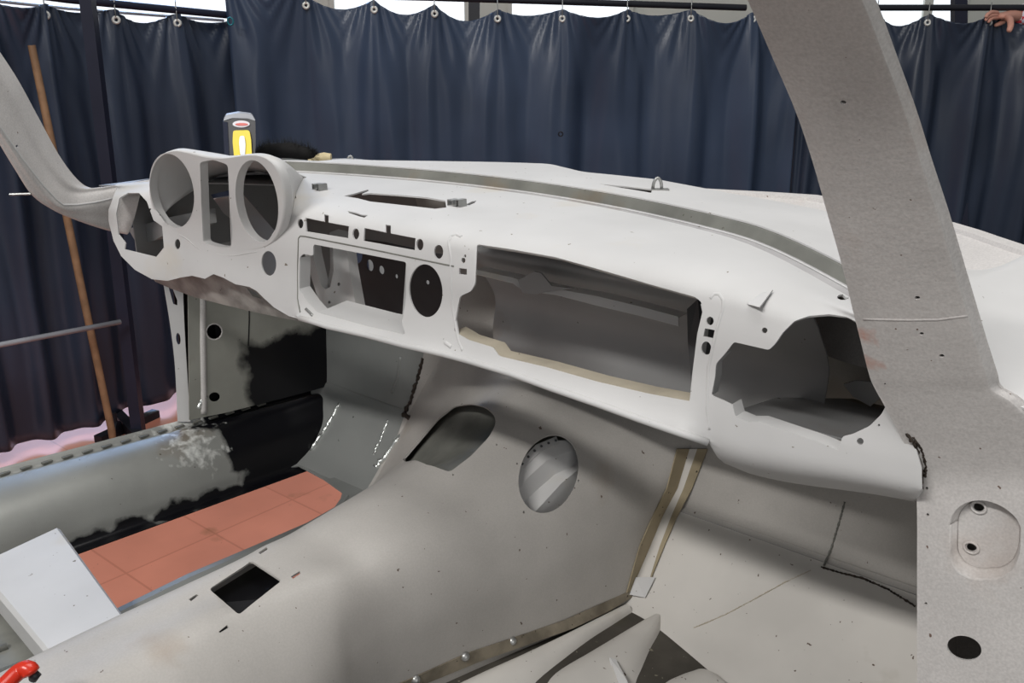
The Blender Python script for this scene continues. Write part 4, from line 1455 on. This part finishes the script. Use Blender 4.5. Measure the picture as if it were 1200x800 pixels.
# plenum end plate by the right pilaster
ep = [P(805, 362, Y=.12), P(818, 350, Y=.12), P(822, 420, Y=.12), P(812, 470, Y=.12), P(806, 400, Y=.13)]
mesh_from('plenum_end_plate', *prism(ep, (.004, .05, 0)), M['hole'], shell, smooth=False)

# steering column bracket seen through the radio opening
YB = .075
ya = [P(u, v, Y=YB) for u, v in [(358, 290), (366, 300), (376, 338), (381, 344), (387, 340), (390, 318), (387, 285), (404, 285), (409, 310), (412, 340), (418, 364), (398, 360), (387, 357), (381, 372), (362, 372), (370, 345), (366, 325), (352, 290)]]
YS = Surf([[P(u, v, Y=YB + .02 * (u > 380)) for v in (270, 300, 330, 360, 390)] for u in (340, 360, 380, 400, 430)], 40, 40)
yb = [(354, 286), (364, 284), (367, 300), (376, 334), (381, 339), (387, 336), (391, 318), (390, 280), (406, 280), (409, 315), (419, 368), (398, 364), (386, 360), (381, 376), (360, 376), (372, 348), (364, 322)]
cut('column_bracket', YS, hits(YS, yb), [hits(YS, ell(397, 333, 1.6, 2, n=10)), hits(YS, ell(386, 354, 1.6, 1.6, n=10))], M['dash'], shell, th=.018, na=24, nb=24)
# dark perforated plate behind the radio opening: the bright holes are openings to the lit cowl side
YR = .20
RP = Surf([[P(u, v, Y=YR + .04 * (v - 300) / 100) for v in (260, 300, 340, 380, 420)] for u in (395, 430, 470, 510, 540)], 40, 40)
rp_out = [(402, 278), (450, 284), (525, 300), (532, 380), (520, 410), (460, 398), (412, 380)]
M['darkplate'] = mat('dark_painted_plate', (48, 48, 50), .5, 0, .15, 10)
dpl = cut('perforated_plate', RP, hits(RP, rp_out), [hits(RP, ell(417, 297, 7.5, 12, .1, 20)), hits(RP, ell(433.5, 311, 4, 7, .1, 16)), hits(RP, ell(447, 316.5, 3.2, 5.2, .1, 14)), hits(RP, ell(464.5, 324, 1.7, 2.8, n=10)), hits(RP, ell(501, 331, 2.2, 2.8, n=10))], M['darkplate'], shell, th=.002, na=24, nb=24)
mesh_from('engine_bay_side', *ribbon([[Vector((-.60, .5, 1.14)), Vector((-.62, .7, 1.14)), Vector((-.60, .9, 1.12))], [Vector((-.58, .5, .9)), Vector((-.60, .7, .88)), Vector((-.56, .9, .85))], [Vector((-.3, .5, .80)), Vector((-.3, .7, .78)), Vector((-.3, .9, .75))]], .002), M['dash'], shell)

# left pod interior: duct seen through the oval opening
dz_ = [P(u, v, Y=.06) for u, v in [(150, 268), (172, 262), (196, 255), (198, 272), (180, 282), (160, 285)]]
mesh_from('air_duct', *prism(dz_, (.03, .08, .01)), M['shaded'], shell, smooth=False)
SWS = Surf([[Vector((x, y, z)) for z in (1.10, 1.15, 1.2, 1.25)] for x, y in ((-.690, .03), (-.725, .12), (-.74, .26), (-.74, .44))], 30, 20)
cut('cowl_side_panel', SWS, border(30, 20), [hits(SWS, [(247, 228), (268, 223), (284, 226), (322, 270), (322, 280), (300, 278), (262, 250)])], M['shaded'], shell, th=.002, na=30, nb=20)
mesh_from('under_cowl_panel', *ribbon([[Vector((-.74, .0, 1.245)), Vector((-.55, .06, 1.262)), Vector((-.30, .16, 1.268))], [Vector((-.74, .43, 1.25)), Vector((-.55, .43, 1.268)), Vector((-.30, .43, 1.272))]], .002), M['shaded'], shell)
# wheel-house bulge seen through the right cut-out
wb = []
for i in range(9):
    t = pi * i / 8
    wb.append([Vector((.60 + .13 * cos(t) * s_, .40 - .10 * k_, 1.14 + .085 * sin(t) * s_ - .03)) for s_, k_ in ((1.25, 0), (1.1, .5), (.8, .85), (.4, 1), (.0, 1))])
WB = Surf(wb, 24, 16)
cut('wheel_house', WB, bd_hi(0, 0, 1, 0, 1), [], M['post'], shell, th=.002, na=24, nb=16)
bx = [P(u, v, Y=.30) for u, v in [(988, 450), (1002, 446), (1030, 448), (1032, 465), (1020, 476), (1000, 465)]]
mesh_from('lit_opening_plate', *prism(bx, (0, .004, 0)), M['dash'], shell, smooth=False)  # light plate stands in for a hole lit from outside
shelf = [[Vector((.50, .06, 1.115)), Vector((.72, .06, 1.115))], [Vector((.50, .16, 1.10)), Vector((.72, .16, 1.10))], [Vector((.50, .42, 1.02)), Vector((.72, .42, 1.02))]]
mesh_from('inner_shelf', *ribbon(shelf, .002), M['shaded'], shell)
fix_parent(shell)

# ================================================================== LOOSE THINGS
# handheld tool standing behind the binnacle
base = P(282, 200, Y=.16)
sc2 = 1.0
fwdv = (CAM - base)
fwdv.z = 0
fwdv.normalize()
sd = Vector((0, 0, 1)).cross(fwdv)


def tp(x, z, d=0.0):
    return base + sd * x + Vector((0, 0, z)) + fwdv * d


pxm = ((base - CAM).dot(FW)) / FPX        # metres per pixel at the tool
tool = empty('work_light', base - Vector((0, 0, .02)), 'black hand tool with bright yellow insert standing behind the gauge pods', 'tool')


def px2(u, v, d=0.0):
    p = P(u, v, T=(base - CAM).dot(FW))
    return p + fwdv * d


body_px = rnd([(262, 138), (268, 134), (280, 132), (292, 133.5), (299, 138), (299.5, 165), (298, 192), (265, 192), (263, 165)], 4, 4)
mesh_from('tool_body', *prism([px2(u, v, .012) for u, v in body_px], -fwdv * .034), M['blackplastic'], tool, sharp=50)
cap = rnd([(261.5, 141), (265, 134), (280, 131.5), (295, 133.5), (299.5, 141), (290, 138), (272, 137.5)], 2, 3)
mesh_from('end_cap', *prism([px2(u, v, .0135) for u, v in cap], -fwdv * .037), M['bar'], tool, sharp=50)
mesh_from('side_strip', *prism([px2(u, v, .0135) for u, v in [(261.2, 142), (266.5, 142), (268.5, 180), (268.5, 190), (263.5, 190)]], -fwdv * .03), M['trouser'], tool, sharp=50)
yel = rnd([(273, 152), (292, 151.5), (294, 162), (295.5, 190), (275, 190), (272.5, 165)], 3, 3)
mesh_from('yellow_insert', *prism([px2(u, v, .016) for u, v in yel], -fwdv * .008), M['yellow'], tool, sharp=50)
win = rnd([(281, 158), (286, 158), (287.5, 166), (287, 180), (284, 183), (281.5, 180), (280, 166)], 2, 3)
mesh_from('lamp_window', *prism([px2(u, v, .0185) for u, v in win], -fwdv * .004), M['silver'], tool, sharp=50)
mesh_from('badge', *prism([px2(*p, .0140) for p in ell(282.5, 144.5, 10, 4, n=24)], -fwdv * .003), M['whitep'], tool, sharp=50)
mesh_from('badge_lettering', *prism([px2(*p, .0150) for p in ell(283, 144.8, 7.5, 1.6, n=20)], -fwdv * .002), M['redp'], tool, sharp=50)
fix_parent(tool)

# hand brush lying on the far cowl
bc_ = P(341, 182, Y=.27)
ax = (P(385, 184, Y=.27) - P(300, 180, Y=.27)).normalized()
tb = (bc_ - CAM).dot(FW)
brush = empty('hand_brush', P(345, 195, Y=.27), 'black bristle hand brush with pale wooden end lying behind the gauge pods', 'brush')
core = [P(300, 182, T=tb), P(315, 176, T=tb), P(340, 176, T=tb), P(360, 180, T=tb), P(373, 186, T=tb)]
vs, fs = tube(core, [.008, .014, .015, .012, .007], 14)
parts = [(vs, fs)]
rr = random.Random(8)
for k in range(1500):
    t = rr.random()
    c = cr1(core, t)
    an = rr.uniform(-.3, pi + .3)
    d_ = (Vector((0, 0, 1)) * sin(an) - fwdv * cos(an) * .8 + ax * rr.uniform(-.5, .5)).normalized()
    L_ = rr.uniform(.012, .029) * (.8 if t > .8 or t < .1 else 1)
    s_ = ax * .0005
    a_ = c + d_ * .005
    parts.append(([a_ - s_, a_ + s_, c + d_ * (L_ + .003) + s_ * .2, a_ + fwdv * .0006], [(0, 1, 2), (0, 2, 3), (1, 3, 2), (0, 3, 1)]))
tag(mesh_from('bristles', *merge(*parts), M['bristle'], brush, sharp=0), kind='stuff')
mesh_from('brush_handle', *tube([P(362, 189, T=tb), P(370, 186, T=tb), P(380, 184.5, T=tb), P(388, 185, T=tb)], [.006, .0085, .0095, .008], 14), M['pale'], brush, sharp=50)
fix_parent(brush)

# red plastic handle in the bottom left corner
rb = P(22, 800, Z=.66)
red = [P(38, 790, T=.93), P(33, 783.5, T=.93), P(22, 787, T=.93), P(8, 800, T=.92), P(-15, 822, T=.90)]
rd = empty('clamp', red[4], 'red plastic clamp handle at the bottom left corner beside the white cross member', 'clamp')
mesh_from('handle', *tube([cr1(red, k / 14) for k in range(15)], [.004] + [.0085] * 13 + [.009], 14), M['redp'], rd, sharp=0)
mesh_from('grip_end', *tube([P(38, 786, T=.934), P(41, 791, T=.934), P(38, 797, T=.934)], [.004, .006, .004], 10), M['blackplastic'], rd, sharp=0)
fix_parent(rd)

# person behind the right curtain, one hand over its top edge
M['plaid'] = mat('red_white_check_cloth', (222, 190, 196), .8, 0, .05, 20)
nt = M['plaid'].node_tree
ck = nt.nodes.new('ShaderNodeTexChecker')
ck.inputs['Scale'].default_value = 34
ck.inputs['Color1'].default_value = lin((214, 70, 82))
ck.inputs['Color2'].default_value = lin((228, 222, 232))
tc_ = nt.nodes.new('ShaderNodeTexCoord')
nt.links.new(tc_.outputs['Object'], ck.inputs['Vector'])
nt.links.new(ck.outputs[0], nt.nodes['Principled BSDF'].inputs['Base Color'])


def skin_mesh(name, pts, edges, radii, m, parent, sub=2):
    me = bpy.data.meshes.new(name)
    me.from_pydata([tuple(p) for p in pts], edges, [])
    o = link(name, me, m, parent)
    md_ = o.modifiers.new('skin', 'SKIN')
    for i, r_ in enumerate(radii):
        sv = me.skin_vertices[0].data[i]
        sv.radius = (r_, r_) if not isinstance(r_, tuple) else r_
        sv.use_root = (i == 0)
    md_.use_smooth_shade = True
    sb_ = o.modifiers.new('sub', 'SUBSURF')
    sb_.levels = sb_.render_levels = sub
    return o


pc = frame_pt(1285, 4.95, 0)
hv = Vector((cos(YAW), sin(YAW), 0))       # to the right in the photo
tw = Vector((sin(YAW), -cos(YAW), 0))      # towards the camera
up_ = Vector((0, 0, 1))


def b3(x, d, z):
    return pc + hv * x + tw * d + up_ * z


TT = 4.30
wrist = P(1187, 18, T=TT + .09)
palm = P(1176, 19, T=TT + .05)
elbow = P(1242, 14, T=TT + .22)
bp = [b3(0, 0, .95), b3(0, 0, 1.12), b3(0, 0, 1.30), b3(0, 0, 1.44), b3(0, .01, 1.52), b3(0, .02, 1.62), b3(0, .02, 1.72),
      b3(-.17, 0, 1.42), elbow, wrist, palm, P(1168, 19, T=TT + .04),
      b3(.17, 0, 1.42), b3(.22, .0, 1.14), b3(.22, .08, .90), b3(.22, .10, .82),
      b3(-.09, 0, .88), b3(-.10, .02, .50), b3(-.10, -.01, .09), b3(-.10, .11, .04),
      b3(.09, 0, .88), b3(.10, .02, .50), b3(.10, -.01, .09), b3(.10, .11, .04)]
be = [(0, 1), (1, 2), (2, 3), (3, 4), (4, 5), (5, 6), (3, 7), (7, 8), (8, 9), (9, 10), (10, 11), (3, 12), (12, 13), (13, 14), (14, 15), (0, 16), (16, 17), (17, 18), (18, 19), (0, 20), (20, 21), (21, 22), (22, 23)]
br = [(.15, .10), (.14, .10), (.16, .11), (.13, .09), .055, .085, .075, .06, .042, .030, (.032, .018), (.034, .014), .06, .042, .030, .035, .09, .06, .042, .038, .09, .06, .042, .038]
per = empty('person', pc + up_ * 0, 'person in a red and white checked shirt behind right curtain, hand gripping its top edge', 'person')
body_ = skin_mesh('body', bp, be, br, M['skin'], per)
shirt_i = [0, 1, 2, 3, 7, 8, 9, 12, 13, 14]
mp_ = {k: i for i, k in enumerate(shirt_i)}
sp_ = [bp[k] for k in shirt_i]
sp_[6] = elbow.lerp(wrist, .97)
se = [(mp_[a], mp_[b]) for a, b in be if a in mp_ and b in mp_]
skin_mesh('shirt', sp_, se, [(.165, .115), (.155, .115), (.175, .125), (.145, .105), .075, .062, .052, .075, .056, .044], M['plaid'], per)
tr_i = [0, 16, 17, 18, 20, 21, 22]
mp_ = {k: i for i, k in enumerate(tr_i)}
skin_mesh('trousers', [bp[k] for k in tr_i], [(mp_[a], mp_[b]) for a, b in be if a in mp_ and b in mp_], [(.16, .12), .10, .075, .06, .10, .075, .06], M['trouser'], per)
skin_mesh('hair', [b3(0, -.01, 1.67), b3(0, -.01, 1.76)], [(0, 1)], [.088, .075], M['bristle'], per)
# fingers: index finger over the front of the curtain, the others along its top
fingers = [
    [(1180, 20, .03), (1184, 23, -.02), (1184.5, 30, -.06), (1182, 38, -.062)],
    [(1170, 15, .04), (1162, 14, .01), (1157, 17, -.01), (1155, 21, -.01)],
    [(1169, 18, .04), (1161, 18, .01), (1156, 21, .0), (1155, 25, .0)],
    [(1170, 21, .05), (1163, 21, .02), (1159, 24, .01), (1158, 27, .01)]]
for k, fn in enumerate(fingers):
    skin_mesh('finger', [P(u, v, T=TT + d_) for u, v, d_ in fn], [(0, 1), (1, 2), (2, 3)], [.010, .0095, .009, .0075] if k else [.016, .016, .015, .012], M['skin'], body_, 2)
skin_mesh('thumb', [P(1178, 24, T=TT + .07), P(1171, 28, T=TT + .07), P(1165, 30, T=TT + .07)], [(0, 1), (1, 2)], [.013, .011, .009], M['skin'], body_, 2)
# face
for sx2 in (-1, 1):
    mesh_from('eye', *tube([b3(sx2 * .03, .085, 1.645), b3(sx2 * .03, .100, 1.645)], .010, 10), M['whitep'], body_)
    mesh_from('ear', *tube([b3(sx2 * .082, .01, 1.62), b3(sx2 * .088, .01, 1.66)], [.010, .016], 8), M['skin'], body_, sharp=0)
mesh_from('nose', *tube([b3(0, .09, 1.65), b3(0, .115, 1.61)], [.008, .014], 8), M['skin'], body_, sharp=0)
mesh_from('mouth', *tube([b3(-.022, .096, 1.575), b3(.022, .096, 1.575)], .005, 8), M['redp'], body_, sharp=0)
fix_parent(per)
